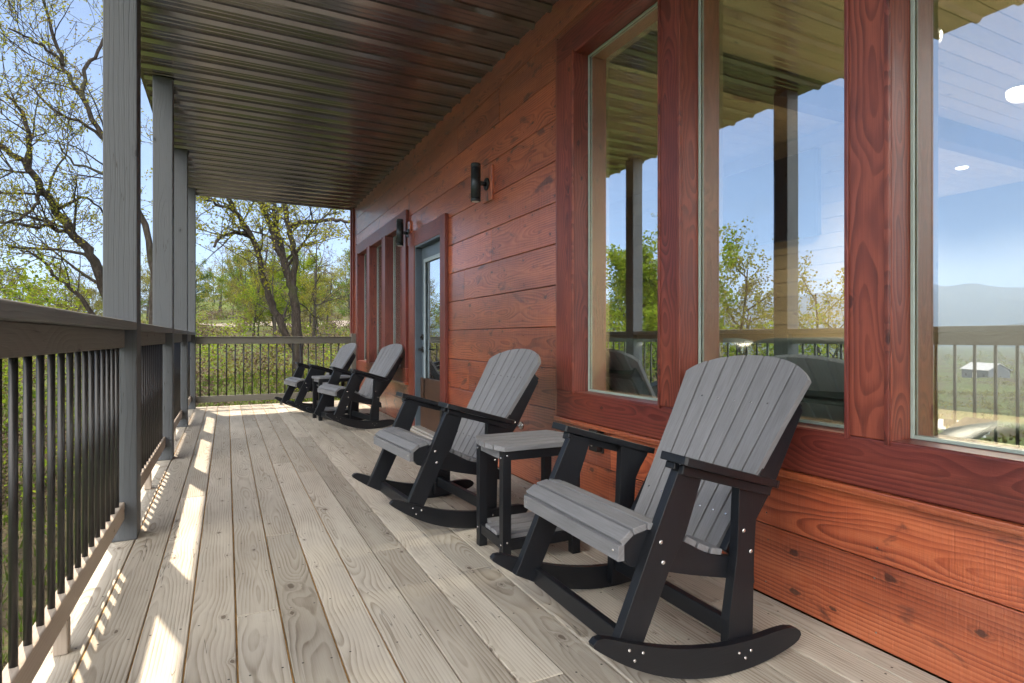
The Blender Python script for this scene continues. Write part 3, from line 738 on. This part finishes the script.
# ------------------------------------------------------------------ side table
def make_table(label):
    t=empty('side_table'); tag(t,label,'side table','small slatted side tables between the rocking chairs')
    G=[M['plastic_grey'],M['steel']]; K=[M['plastic_black'],M['steel']]
    hx,hy,H=.210,.172,.520
    n=5; w=2*hy/n
    def bulge(y): return hx+.045*(1-(y/hy)**2)
    for k in range(n):
        y0=-hy+k*w+.0045; y1=-hy+(k+1)*w-.0045
        pts=[(-bulge(y0)+.02,y0),(bulge(y0)-.02,y0),(bulge((y0+y1)/2)-.02,(y0+y1)/2),(bulge(y1)-.02,y1),(-bulge(y1)+.02,y1),(-bulge((y0+y1)/2)+.02,(y0+y1)/2)]
        b=MB(); b.prism(pts,(0,0,0),(1,0,0),(0,1,0),(0,0,1),H-.022,H,0); b.build('table_slat',G,t,.0015)
    lx,ly,q=.175,.135,.020
    for sx in (1,-1):
        for sy in (1,-1):
            b=MB(); b.box(sx*lx-q,sx*lx+q,sy*ly-q,sy*ly+q,0,H-.0225,'z')
            for zz in (.10,.478): b.tube([(sx*lx,sy*(ly+q),zz),(sx*lx,sy*(ly+q+.003),zz)],[.005,.004],8,1); b.tube([(sx*(lx+q),sy*ly,zz-.012),(sx*(lx+q+.003),sy*ly,zz-.012)],[.006,.005],8,1)
            b.build('leg',K,t,.003)
    for sy in (1,-1):
        b=MB(); b.box(-lx+q,lx-q,sy*ly-.014,sy*ly+.014,H-.065,H-.0226,'x'); b.build('apron',K,t,.002)
        b=MB(); b.box(-lx+q,lx-q,sy*ly-.014,sy*ly+.014,.062,.107,'x'); b.build('lower_rail',K,t,.002)
    for sx in (1,-1):
        b=MB(); b.box(sx*lx-.014,sx*lx+.014,-ly+q,ly-q,H-.065,H-.0226,'y'); b.build('apron',G if sx<0 else K,t,.002)
        b=MB(); b.box(sx*lx-.014,sx*lx+.014,-ly+q,ly-q,.062,.107,'y'); b.build('lower_rail',K,t,.002)
    for k in range(4):
        y0=-.133+k*.0675; b=MB(); xx=lx-.021 if k in (0,3) else lx+.012
        b.box(-xx,xx,y0,y0+.0580,.1075,.126,'x'); b.build('shelf_slat',G,t,.002)
    return t
tb=make_table('small grey slatted side table with a lower shelf, standing between the two nearest rocking chairs')
tb.location=(1.265,2.40,.001); tb.rotation_euler=(0,0,-.02)
t2=copy_tree(tb); t2.location=(1.16,7.36,.001); t2.rotation_euler=(0,0,.12); t2['label']='small grey slatted side table between the two farthest rocking chairs'

# ------------------------------------------------------------------ wall fittings
def make_sconce(label):
    t=empty('wall_light'); tag(t,label,'wall light','black cylinder lights on the cabin wall')
    b=MB(); b.box(-.022,0,-.085,.085,-.135,.135,'z'); b.build('mount_block',M['siding'],t,.004)
    b=MB(); b.tube([(-.023,0,0),(-.034,0,0)],[.05,.046],20); b.tube([(-.034,0,0),(-.085,0,0)],[.018,.018],12); b.build('bracket',M['black'],t)
    b=MB(); c=-.118
    b.tube([(c,0,-.148),(c,0,-.145),(c,0,-.120),(c,0,-.1195),(c,0,-.117),(c,0,-.1165),(c,0,.1165),(c,0,.117),(c,0,.1195),(c,0,.120),(c,0,.145),(c,0,.148)],
           [.036,.039,.039,.037,.037,.039,.039,.037,.037,.039,.039,.036],28); b.build('shade',M['sconce'],t)
    b=MB(); b.tube([(c,0,-.1485),(c,0,-.150)],[.03,.028],20); b.build('lens',M['white'],t)
    return t
s1=make_sconce('black cylinder wall light on bare red siding, between the door and the big window'); s1.location=(XW-.0005,4.16,2.20)
s2=copy_tree(s1); s2.location=(XW-.0005,6.355,2.17); s2['label']='black cylinder wall light between the cabin door and the narrow windows'
for ch in s2.children:
    if ch.name.startswith('mount_block'): ch.scale=(1,.62,1)
def outlet(y,z,label):
    t=empty('outlet_box',(XW-.0005,y,z)); tag(t,label,'outlet')
    b=MB(); b.box(-.012,0,-.045,.045,-.07,.07,'z'); b.build('back_plate',M['black'],t,.003)
    b=MB(); b.box(-.050,-.0125,-.038,.038,-.062,.062,'z'); b.build('cover',M['black'],t,.008,3)
    b=MB(); b.tube([(-.05,0,-.03),(-.054,0,-.03)],[.008,.007],10); b.build('latch',M['steel'],t)
outlet(2.66,.425,'black outlet box low on the wall below the big window, behind the nearest chair')
t=empty('spigot',(XW-.0005,3.60,.375)); tag(t,'grey garden tap on the wall behind the second rocking chair','tap')
b=MB(); b.tube([(0,0,0),(-.012,0,0)],[.028,.026],16); b.tube([(-.01,0,0),(-.06,0,0),(-.085,0,-.015),(-.095,0,-.045)],[.013,.013,.013,.012],10); b.build('spout',M['steel'],t)
b=MB(); b.cyl((-.05,0,.01),(-.05,0,.045),.006,8)
pts=[(-.05+.028*math.cos(a),.028*math.sin(a),.047) for a in [2*PI*i/16 for i in range(17)]]; b.tube(pts,[.005]*17,6); b.cyl((-.078,0,.047),(-.022,0,.047),.004,6); b.build('tap_wheel',M['steel'],t)

# ------------------------------------------------------------------ land
def smooth(a,b,x): 
    t=max(0,min(1,(x-a)/(b-a))); return t*t*(3-2*t)
def hash2(x,y): 
    return (math.sin(x*.13+1.7*math.sin(y*.07))+math.sin(y*.11+1.3*math.sin(x*.05+2)))*.5
def zg(x,y):
    u=-x
    z=-2.9-14.5*(1-math.exp(-max(0,u-3)/70))
    w=math.exp(-(max(0,u-8)/95)**2)
    rise=0
    if y>8: rise=1.9*smooth(8,18,y)+.075*max(0,y-16)-(.00011*max(0,y-60)**2 if y<260 else .00011*200**2)
    z+=max(rise,-2)*w
    z+=.25*hash2(x*6,y*6)*smooth(4,15,math.hypot(x,y))+1.5*hash2(x,y)*smooth(30,120,math.hypot(x,y))
    return z
def land():
    b=MB(); vs=[];fs=[]
    rs=[0]+[2*1.085**i for i in range(94)]
    na=180
    for r in rs:
        for k in range(na):
            a=2*PI*k/na; x,y=r*math.sin(a),r*math.cos(a)
            vs.append((x,y,zg(x,y)))
    for i in range(len(rs)-1):
        for k in range(na):
            k2=(k+1)%na
            if i==0: fs.append((k,(i+1)*na+k2,(i+1)*na+k)) if False else None
            fs.append((i*na+k,(i)*na+k2,(i+1)*na+k2,(i+1)*na+k)[::-1])
    fs=[f for f in fs if f]
    # drop the degenerate centre ring
    fs=[f for f in fs if min(f)>=na or True]
    b.mesh(vs[:],fs,lambda p,f:(p[0],p[1]),(0,0,0),0,True)
    tag(b.build('ground',M['ground']),kind='structure')
land()
def mountains(R0,R1,H0,H1,ph):
    b=MB(); vs=[];fs=[]; na=220; rows=9
    for j in range(rows):
        f=j/(rows-1); r0=R0+(R1-R0)*f
        for k in range(na+1):
            az=math.radians(-130+150*k/na)
            prof=.55+.28*math.sin(az*5.1+.4+ph)+.16*math.sin(az*11.3+1+ph*2)+.07*math.sin(az*27+ph)+.05*math.sin(az*53+j)+.02*math.sin(az*131)
            h=(math.sin(f*PI/2)**1.1)*(H0+H1*prof)+ (18*math.sin(az*37+j*1.9)+10*math.sin(az*71-j)) *f*H1/160
            vs.append((r0*math.sin(az),r0*math.cos(az),-25+h))
    for j in range(rows-1):
        for k in range(na):
            fs.append((j*(na+1)+k,j*(na+1)+k+1,(j+1)*(na+1)+k+1,(j+1)*(na+1)+k))
    b.mesh(vs,fs,lambda p,f:(p[0],p[1]),(0,0,0),0,True)
    tag(b.build('mountains',M['mount']),kind='structure')
mountains(2700,4000,140,170,0)
mountains(1500,2100,15,75,2.1)
# winding gravel road on the slope
def road():
    b=MB(); pts=[]
    path=[(-12,66),(-8,61),(-3,58),(3,57),(9,58),(16,61),(26,68)]
    cp=catmull(path,8); vs=[]
    for i,(x,y) in enumerate(cp):
        a=cp[max(0,i-1)]; c=cp[min(len(cp)-1,i+1)]; d=Vector((c[0]-a[0],c[1]-a[1])).normalized(); n=Vector((-d.y,d.x))
        for s in (-1.7,-.6,.6,1.7):
            p=(x+n.x*s,y+n.y*s); vs.append((p[0],p[1],zg(*p)+.10))
    fs=[]
    for i in range(len(cp)-1):
        for k in range(3): fs.append((i*4+k,(i+1)*4+k,(i+1)*4+k+1,i*4+k+1)[::-1])
    b.mesh(vs,fs,lambda p,f:(p[0],p[1]),(0,0,0),0,True)
    tag(b.build('gravel_road',M['gravel']),kind='structure')
road()

# ------------------------------------------------------------------ trees
def leaf(b,p,size,seed,rr,mi=0):
    d=Vector((rr.gauss(0,1),rr.gauss(0,1),rr.gauss(0,.8))).normalized()
    e=d.cross(Vector((rr.gauss(0,1),rr.gauss(0,1),rr.gauss(0,1)))).normalized()
    a=size*rr.uniform(.7,1.3); c=a*.62
    b.face([p-d*a*.5,p+e*c*.5,p+d*a*.5,p-e*c*.5],[(0,0)]*4,seed,mi)
def grow(tr,lf,p,d,length,rad,lev,rr,leafsize,nleaf,maxlev,droop=0.0,spread=.6,sides=6):
    """one limb with its side limbs; leaves on the last two levels"""
    n=5 if lev<2 else 4; pts=[p.copy()]; dirs=[d.copy()]
    q=p.copy(); dd=d.copy()
    for i in range(n):
        dd=(dd+Vector((rr.gauss(0,.13),rr.gauss(0,.13),rr.gauss(0,.10)-droop))).normalized()
        q=q+dd*length/n; pts.append(q.copy()); dirs.append(dd.copy())
    rads=[max(.004,rad*(1-.68*i/n)) for i in range(n+1)]
    tr.tube(pts,rads,max(3,sides-lev),0,(rr.random(),0,0),cap=False)
    if lev>=maxlev-1 or lev==maxlev:
        for _ in range(nleaf):
            k=rr.randint(1,n); f=rr.random(); c=pts[k-1].lerp(pts[k],f)
            sd=(rr.random(),rr.random(),rr.random())
            for _ in range(rr.randint(2,4)): leaf(lf,c+Vector((rr.gauss(0,1),rr.gauss(0,1),rr.gauss(0,1)))*leafsize*.9,leafsize,sd,rr)
    if lev<maxlev:
        m=rr.randint(3,5) if lev<maxlev-1 else rr.randint(3,4)
        for j in range(m):
            k=rr.randint(1,n-1) if j else n
            base=pts[k]; dv=dirs[k]
            side=dv.cross(Vector((rr.gauss(0,1),rr.gauss(0,1),rr.gauss(0,1)))).normalized()
            nd=(dv*(1-spread)+side*spread*rr.uniform(.7,1.2)+Vector((0,0,.18))).normalized()
            grow(tr,lf,base,nd,length*rr.uniform(.52,.78),rads[k]*.72,lev+1,rr,leafsize,nleaf,maxlev,droop,spread,sides)
def make_tree(name,seed,h,leafm,leafsize,nleaf,maxlev=3,spread=.55,trunk=.16,first=.25,cat='tree',label='',group=None,limbs=8):
    rr=random.Random(seed); t=empty(name); tag(t,label,cat,group)
    tr,lf=MB(),MB()
    pts=[Vector((0,0,-.6))]; d=Vector((rr.gauss(0,.04),rr.gauss(0,.04),1)).normalized(); q=Vector((0,0,0)); N=8
    pts.append(q.copy())
    for i in range(N):
        d=(d+Vector((rr.gauss(0,.06),rr.gauss(0,.06),.05))).normalized(); q=q+d*h*.9/N; pts.append(q.copy())
    rads=[trunk*1.25]+[trunk*(1-.85*i/N) for i in range(N+1)]
    tr.tube(pts,rads,8,0,(0,0,0),cap=False)
    for j in range(limbs):
        f=first+(1-first)*(j+.5)/limbs; k=1+f*N; i=int(min(k,N)); base=pts[i].lerp(pts[min(i+1,N+1)],k-i)
        a=j*2.4+rr.uniform(-.4,.4); up=.35+.6*f
        nd=Vector((math.cos(a),math.sin(a),up)).normalized()
        grow(tr,lf,base,nd,h*(.40-.24*f)*rr.uniform(.85,1.2),trunk*(.5-.3*f),1,rr,leafsize,nleaf,maxlev,0,spread)
    tr.build('trunk',M['bark'],t); lf.build('crown',M[leafm],t)
    return t
def limb(tr,lf,pix,r0,r1,rr,side,leafsize,nleaf,sidelen,maxlev=3,smoothn=4,sidestart=.25):
    pts=[at(*q) for q in pix]; cp=[Vector(p) for p in catmull([tuple(p) for p in pts],smoothn)]
    n=len(cp); rads=[r0+(r1-r0)*i/(n-1) for i in range(n)]
    cp2=[p+Vector((rr.gauss(0,.02),rr.gauss(0,.02),rr.gauss(0,.02))) if 0<i<n-1 else p for i,p in enumerate(cp)]
    tr.tube(cp2,[r*rr.uniform(.93,1.07) for r in rads],9,0,(0,0,0),cap=False)
    for j in range(side):
        f=sidestart+(1-sidestart)*(j+rr.random())/side; i=min(n-2,int(f*(n-1))); d=(cp[i+1]-cp[i]).normalized()
        sd=d.cross(Vector((rr.gauss(0,1),rr.gauss(0,1),rr.gauss(0,1)))).normalized()
        nd=(d*.4+sd*.75+Vector((0,0,.15))).normalized()
        grow(tr,lf,cp2[i],nd,sidelen*rr.uniform(.6,1.1),rads[i]*.40,1,rr,leafsize,nleaf,maxlev,0,.55,6)
def hero(name,label,base,limbs,rr,leafm,leafsize,nleaf):
    t=empty(name,(base[0],base[1],zg(*base[:2]))); tag(t,label,'tree'); off=-Vector(t.location)
    tr,lf=MB(),MB()
    for L in limbs: limb(tr,lf,L['p'],L['r'][0],L['r'][1],rr,L.get('n',6),leafsize,nleaf,L.get('len',2.2),L.get('lev',3),4,L.get('st',.25))
    a=tr.build('trunk',M['bark'],t); c=lf.build('crown',M[leafm],t)
    a.location=off; c.location=off
    return t
rr=random.Random(21)
pA=at(292,338,16)
hero('forked_tree','large forked tree with three dark trunks behind the far end railing',(pA.x,pA.y),[
 dict(p=[(300,440,16),(299,380,16),(297.5,332,16),(294.5,304,16),(291,284,16),(284.5,262,16.1),(274,235,16.3),(267,218,16.4),(260,200,16.5),(252,160,16.6),(246,110,16.6)],r=(.15,.055),n=10,len=1.8,st=.45),
 dict(p=[(296,350,16),(284.5,331,15.9),(272,304,15.8),(262.5,274,15.7),(256,246,15.6),(243,223,15.4),(230,199,15),(220,170,14.8),(208,125,14.5)],r=(.105,.045),n=8,len=1.9,st=.35),
 dict(p=[(292,290,16),(294.5,256,15.9),(291,234,15.8),(285,205,15.7),(281,165,15.6),(276,120,15.4)],r=(.09,.045),n=6,len=1.8),
 dict(p=[(287,268,16.1),(281,245,16.5),(277,227,16.7),(274.6,205,16.8),(272,165,17)],r=(.08,.035),n=5,len=1.6),
 dict(p=[(292,226,15.8),(305,222,15.5),(318,222,15.2),(332,219,15),(348,222,14.8),(362,219,14.6)],r=(.07,.03),n=8,len=1.2,st=.2),
 dict(p=[(249,236,15.6),(240,233,15.3),(228,234,15),(219,238,14.8),(214,247,14.6)],r=(.07,.03),n=6,len=1.2),
 dict(p=[(236,212,15.3),(225,207,15),(212,203,14.7),(200,196,14.5)],r=(.05,.02),n=6,len=1.2)],rr,'leaf_yellow',.070,4)
pB=at(150,338,10.5)
hero('leaning_tree','tall thin tree leaning left behind the widest grey porch post, with sparse young leaves',(pB.x,pB.y),[
 dict(p=[(156,560,10.5),(154,400,10.5),(153,310,10.5),(148,240,10.4),(128,185,10.2),(104,140,10),(84,100,9.8),(65,65,9.6),(52,30,9.5),(40,-12,9.4)],r=(.075,.018),n=9,len=1.4,st=.4),
 dict(p=[(84,100,9.8),(86,72,9.9),(97,52,10),(106,24,10),(104,-10,10)],r=(.035,.015),n=5,len=.9,st=.1),
 dict(p=[(65,65,9.6),(50,52,9.4),(32,40,9.2),(8,28,9)],r=(.03,.012),n=5,len=.9),
 dict(p=[(104,140,10),(80,122,9.8),(52,108,9.6),(28,86,9.5)],r=(.03,.012),n=6,len=1.0),
 dict(p=[(128,185,10.2),(100,172,10),(70,160,9.8),(60,142,9.7)],r=(.03,.012),n=4,len=1.0),
 dict(p=[(152,260,10.5),(160,210,10.6),(158,150,10.8),(150,90,11),(148,40,11)],r=(.035,.012),n=4,len=1.1)],rr,'leaf_yellow',.042,3)
pC=at(125,338,11.5)
hero('broken_bark_tree','stout dark leaning tree low at the left edge, crossing behind the railing cap',(pC.x,pC.y),[
 dict(p=[(135,560,11.5),(130,400,11.5),(118,330,11.5),(104,288,11.4),(90,256,11.2),(74,236,11),(57,210,10.8),(43,190,10.6),(28,168,10.4),(6,150,10.2),(-22,130,10)],r=(.115,.042),n=9,len=1.5,st=.3),
 dict(p=[(74,236,11),(52,228,10.8),(26,226,10.5),(-4,222,10.2)],r=(.045,.02),n=6,len=1.2),
 dict(p=[(43,190,10.6),(34,206,10.4),(18,219,10.2),(0,226,10)],r=(.035,.015),n=4,len=.9),
 dict(p=[(28,168,10.4),(30,140,10.3),(22,112,10.2),(4,92,10)],r=(.05,.018),n=6,len=1.2),
 dict(p=[(57,210,10.8),(80,198,11),(98,206,11.2),(106,222,11.4)],r=(.03,.012),n=5,len=.9),
 dict(p=[(104,330,11.5),(84,300,11.2),(60,280,11),(45,262,10.8),(20,250,10.5)],r=(.05,.015),n=7,len=1.2)],rr,'leaf_yellow',.045,4)

# tree kinds for the slope and the valley
K={}
K['yellow']=make_tree('young_oak',3,9,'leaf_yellow',.13,8,3,label='thin tree with sparse yellow green spring leaves on the wooded slope',group='spring trees on the slope')
K['lime']=make_tree('lime_tree',5,8,'leaf_lime',.15,15,3,label='bright lime green leafy tree on the wooded slope',group='lime green trees on the slope',limbs=9)
K['green']=make_tree('broad_tree',8,9,'leaf_green',.16,15,3,label='darker green rounded tree on the wooded slope',group='green trees on the slope',limbs=10)
K['bare']=make_tree('bare_tree',11,11,'twig',.10,5,3,spread=.45,label='nearly bare grey brown tree among the leafy ones on the slope',group='bare trees on the slope')
K['olive']=make_tree('olive_tree',14,8,'leaf_olive',.14,11,3,label='brownish olive tree just coming into leaf on the slope',group='olive trees on the slope')
used=set()
def put(kind,x,y,s,rz,label=None,group=None,sz=None):
    if kind in used: o=copy_tree(K[kind])
    else: o=K[kind]; used.add(kind)
    o.location=(x,y,zg(x,y)-.1); o.rotation_euler=(0,0,rz); o.scale=(s,s,sz or s)
    if label: o['label']=label
    if group: o['group']=group
    return o
rr=random.Random(33)
kinds=['yellow','lime','bare','bare','olive','yellow','green','olive']
# wooded slope, seen straight over the far railing
for i in range(110):
    az=math.radians(rr.uniform(-24,19) if i%3 else rr.uniform(1,13)); r=34+ (i/110)**1.2*115+rr.uniform(-3,3)
    x,y=r*math.sin(az),r*math.cos(az)
    if 52<y<66 and -14<x<20: y+=14
    put(kinds[i%8],x,y,rr.uniform(.42,.72)*(1.35 if r>60 else 1 if r>35 else .75),rr.uniform(0,6.28))
# valley side: these are what the windows mirror
for i,(az,r,k,s) in enumerate([(-37,17,'lime',.92),(-40.5,21,'yellow',.85),(-35,26,'yellow',.9),(-46.5,19,'yellow',.8),(-49,22,'yellow',.72),(-43,30,'olive',.9),(-33,20,'lime',.8),(-30,28,'lime',1.0)]):
    a=math.radians(az)
    put(k,r*math.sin(a),r*math.cos(a),s,rr.uniform(0,6.28),label='leafy %s tree standing on the valley side, seen mirrored in the big windows'%k,group='trees mirrored in the windows (%s)'%k)
for i in range(70):
    az=math.radians(rr.uniform(-95,-26)); r=45+(i/70)**1.5*330
    x,y=r*math.sin(az),r*math.cos(az)
    if math.hypot(x+292,y-134)<28 or math.hypot(x+67,y-34)<14: continue
    if abs(math.degrees(az)+64.5)<1.8 and r<300: continue
    k=kinds[rr.randint(0,7)]
    put(k,x,y,rr.uniform(.45,.8),rr.uniform(0,6.28),label='small tree far down in the valley behind the left railing',group='valley trees')

# far woods as one mass, undergrowth and grass
def clump(b,c,rad,n,size,rr,flat=.7,mi=0):
    sd=(rr.random(),rr.random(),rr.random())
    for _ in range(n):
        v=Vector((rr.gauss(0,1),rr.gauss(0,1),rr.gauss(0,1))).normalized()*rad*rr.random()**.4; v.z*=flat
        s2=(min(1,max(0,sd[0]+rr.gauss(0,.18))),0,0)
        leaf(b,c+v,size,s2,rr,mi)
rr=random.Random(55); b=MB()
for i in range(520):
    az=math.radians(rr.uniform(-100,24)); r=120+rr.random()**.8*520
    x,y=r*math.sin(az),r*math.cos(az)
    if math.hypot(x+292,y-134)<40: continue
    if az<math.radians(-52) and az>math.radians(-76) and r<280: continue
    c=Vector((x,y,zg(x,y)+rr.uniform(2,5))); clump(b,c,rr.uniform(3,5.5),70,1.1,rr,.9)
for i in range(330):
    az=math.radians(rr.uniform(-80,-48)); r=50+rr.random()**.8*260
    x,y=r*math.sin(az),r*math.cos(az)
    if math.hypot(x+292,y-134)<20 or math.hypot(x+67,y-34)<9: continue
    c=Vector((x,y,zg(x,y)+rr.uniform(.2,.8))); clump(b,c,rr.uniform(.8,2.2)*(1+r*.003),45,.28+r*.0014,rr,.6)
tag(b.build('distant_woods',M['leaf_olive']),kind='stuff')
b=MB(); b2=MB(); b3=MB()
for i in range(620):
    az=math.radians(rr.uniform(-30,22)); r=13+rr.random()**1.2*62
    x,y=r*math.sin(az),r*math.cos(az)
    if y<11: continue
    if abs(y-(57+ (x-1)**2*.03))<4.5 and -12<x<20: continue
    c=Vector((x,y,zg(x,y)+rr.uniform(.3,.9))); k=rr.random()
    if k<.22: clump(b,c,rr.uniform(.4,1.1),100,.07+r*.0018,rr,.8)
    elif k<.72: clump(b2,c,rr.uniform(.6,1.4),150,.06+r*.0016,rr,.75)
    else: clump(b3,c,rr.uniform(.5,1.2),110,.07+r*.0018,rr,.8)
for i in range(60):  # brown brush close behind the far railing, on the left of it
    c=Vector((rr.uniform(-4.2,3.2),rr.uniform(12.5,17),0)); c.z=zg(c.x,c.y)+rr.uniform(.3,1.3); clump(b2 if rr.random()<(.8 if c.x<.6 else .35) else b,c,rr.uniform(.45,.9),230,.048,rr,.9)
for i in range(150):  # bright bushes left of the porch
    az=math.radians(rr.uniform(-30,-11)); r=rr.uniform(12,26); x,y=r*math.sin(az),r*math.cos(az)
    c=Vector((x,y,zg(x,y)+rr.uniform(.5,4.6-.35*abs(math.degrees(az)+20)*.3))); clump(b if rr.random()<.8 else b3,c,rr.uniform(.6,1.2),150,.08,rr,.9)
tag(b.build('green_undergrowth',M['leaf_lime']),kind='stuff')
tag(b2.build('dry_brush',M['twig']),kind='stuff')
tag(b3.build('olive_undergrowth',M['leaf_olive']),kind='stuff')
def grass():
    b=MB(); rr=random.Random(77)
    for i in range(26000):
        az=math.radians(rr.uniform(-75,12)); r=1.2+rr.random()**1.3*24
        x,y=r*math.sin(az)-.7,r*math.cos(az)
        if x>-.9 and y<10: continue
        z=zg(x,y); h=rr.uniform(.07,.2)*(1+r*.03); w=.008+.0012*r; a=rr.uniform(0,PI); dx,dy=w*math.cos(a),w*math.sin(a)
        lx,ly=rr.gauss(0,.35)*h,rr.gauss(0,.35)*h; s=(rr.random(),0,0)
        b.face([(x-dx,y-dy,z-.02),(x+dx,y+dy,z-.02),(x+lx,y+ly,z+h)],[(0,0)]*3,s)
    tag(b.build('grass',M['grassblade']),kind='stuff')
grass()

# barn and small house down in the valley (mirrored in the right window)
def shed(name,label,x,y,rz,w,l,h,rh,wallm,roofm,over=.5):
    t=empty(name,(x,y,zg(x,y)),rz); tag(t,label,'building')
    b=MB(); b.prism([(-w/2,-1.5),(w/2,-1.5),(w/2,h),(0,h+rh),(-w/2,h)],(0,0,0),(1,0,0),(0,0,1),(0,1,0),-l/2,l/2); b.build('wall',wallm,t)
    b=MB()
    for s in (1,-1):
        p=[(s*(w/2+over),h-rh*over/(w/2)),(0,h+rh+.02),(0,h+rh+.2),(s*(w/2+over),h-rh*over/(w/2)+.18)]
        b.prism(p,(0,0,0),(1,0,0),(0,0,1),(0,1,0),-l/2-over,l/2+over)
    b.build('roof',roofm,t)
    b=MB(); b.box(w/2,w/2+.04,-1.2,1.2,0,min(h-.4,2.6)); b.build('door',M['white'],t)
    for yy in (-l*.33,l*.33):
        b=MB(); b.box(w/2,w/2+.05,yy-.5,yy+.5,1,2.0); b.build('window',M['black'],t)
shed('barn','white roofed barn with grey walls down in the valley',-292,134,math.radians(28),9,15,4,2.6,M['shedwall'],M['tin'])
shed('shed','low building with a pale metal roof just below the deck in the valley',-67,34,math.radians(-20),2.6,3.4,1.0,.6,M['white'],M['tin'])

# ------------------------------------------------------------------ air
t=NT('haze_air'); pv=t.n('ShaderNodeVolumePrincipled'); pv.inputs['Color'].default_value=(.50,.70,1,1); pv.inputs['Density'].default_value=.00027; pv.inputs['Anisotropy'].default_value=.2
t.l(pv.outputs[0],t.out.inputs['Volume'])
HAZE=True
if HAZE:
    b=MB(); b.box(-4300,4300,-4300,4300,-60,420); o=b.build('haze',t.m); tag(o,kind='stuff')

# ------------------------------------------------------------------ sky, sun, camera
w=bpy.data.worlds.new('World'); sc.world=w; w.use_nodes=True; nt=w.node_tree; nt.nodes.clear()
sun_dir=Vector((-.159,.49,1)).normalized()
el=math.asin(sun_dir.z); azm=math.atan2(sun_dir.x,sun_dir.y)
sky=nt.nodes.new('ShaderNodeTexSky'); sky.sky_type='NISHITA'; sky.sun_disc=False; sky.sun_elevation=el; sky.sun_rotation=azm
sky.air_density=.55; sky.dust_density=.15; sky.ozone_density=2.2; sky.altitude=300
tc=nt.nodes.new('ShaderNodeTexCoord'); mp=nt.nodes.new('ShaderNodeMapping'); nt.links.new(tc.outputs['Generated'],mp.inputs[0]); mp.inputs['Scale'].default_value=(2.2,2.2,5.5); mp.inputs['Location'].default_value=(.35,.1,.2)
nz=nt.nodes.new('ShaderNodeTexNoise'); nt.links.new(mp.outputs[0],nz.inputs[0]); nz.inputs['Scale'].default_value=1.6; nz.inputs['Detail'].default_value=7; nz.inputs['Roughness'].default_value=.6
rm=nt.nodes.new('ShaderNodeMapRange'); nt.links.new(nz.outputs['Fac'],rm.inputs[0]); rm.inputs[1].default_value=.52; rm.inputs[2].default_value=.78; rm.inputs[3].default_value=0; rm.inputs[4].default_value=.38
# added cloud bank, unseen behind the camera, to lift light in the porch
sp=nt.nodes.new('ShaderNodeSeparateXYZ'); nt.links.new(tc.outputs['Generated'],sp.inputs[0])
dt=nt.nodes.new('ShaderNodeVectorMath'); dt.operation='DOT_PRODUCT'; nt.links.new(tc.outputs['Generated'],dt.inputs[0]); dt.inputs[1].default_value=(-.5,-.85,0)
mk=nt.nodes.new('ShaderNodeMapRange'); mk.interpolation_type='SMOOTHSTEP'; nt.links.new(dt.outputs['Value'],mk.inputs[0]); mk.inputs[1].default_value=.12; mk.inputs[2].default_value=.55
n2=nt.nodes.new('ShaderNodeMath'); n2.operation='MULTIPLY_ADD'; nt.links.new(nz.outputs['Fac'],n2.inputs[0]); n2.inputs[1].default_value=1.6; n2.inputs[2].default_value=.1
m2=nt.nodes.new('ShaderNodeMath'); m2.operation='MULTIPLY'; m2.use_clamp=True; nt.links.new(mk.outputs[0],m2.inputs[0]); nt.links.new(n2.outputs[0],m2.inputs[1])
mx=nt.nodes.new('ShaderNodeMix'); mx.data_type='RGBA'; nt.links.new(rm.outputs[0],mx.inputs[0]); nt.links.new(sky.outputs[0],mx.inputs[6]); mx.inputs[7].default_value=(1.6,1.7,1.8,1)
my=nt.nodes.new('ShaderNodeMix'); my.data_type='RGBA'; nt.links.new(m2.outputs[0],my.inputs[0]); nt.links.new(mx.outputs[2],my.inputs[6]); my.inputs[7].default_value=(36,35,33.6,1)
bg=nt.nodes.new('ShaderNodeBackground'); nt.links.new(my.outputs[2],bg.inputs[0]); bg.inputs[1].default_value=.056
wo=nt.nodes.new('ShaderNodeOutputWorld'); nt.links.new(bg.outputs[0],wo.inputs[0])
l=bpy.data.lights.new('sun','SUN'); l.energy=2.5; l.angle=math.radians(.55); l.color=(1,.87,.72)
lo=bpy.data.objects.new('sun',l); C.objects.link(lo); lo.rotation_euler=sun_dir.to_track_quat('Z','Y').to_euler()

cam=bpy.data.cameras.new('camera'); co=bpy.data.objects.new('camera',cam); C.objects.link(co); sc.camera=co
cam.sensor_width=36; cam.lens=36*FPX/1024; cam.shift_y=-3.5/1024; cam.clip_start=.05; cam.clip_end=20000
co.location=(0,0,EYE); co.rotation_euler=(PI/2,0,-YAW)
sc.view_settings.view_transform='Standard'; sc.view_settings.look='None'; sc.view_settings.gamma=1; sc.view_settings.use_curve_mapping=False
sc.view_settings.exposure=1.98; sc.view_settings.use_white_balance=True; sc.view_settings.white_balance_temperature=6900; sc.view_settings.white_balance_tint=10
sc.cycles.max_bounces=8; sc.cycles.diffuse_bounces=4; sc.cycles.glossy_bounces=4; sc.cycles.transparent_max_bounces=12; sc.cycles.transmission_bounces=4
sc.cycles.use_denoising=True
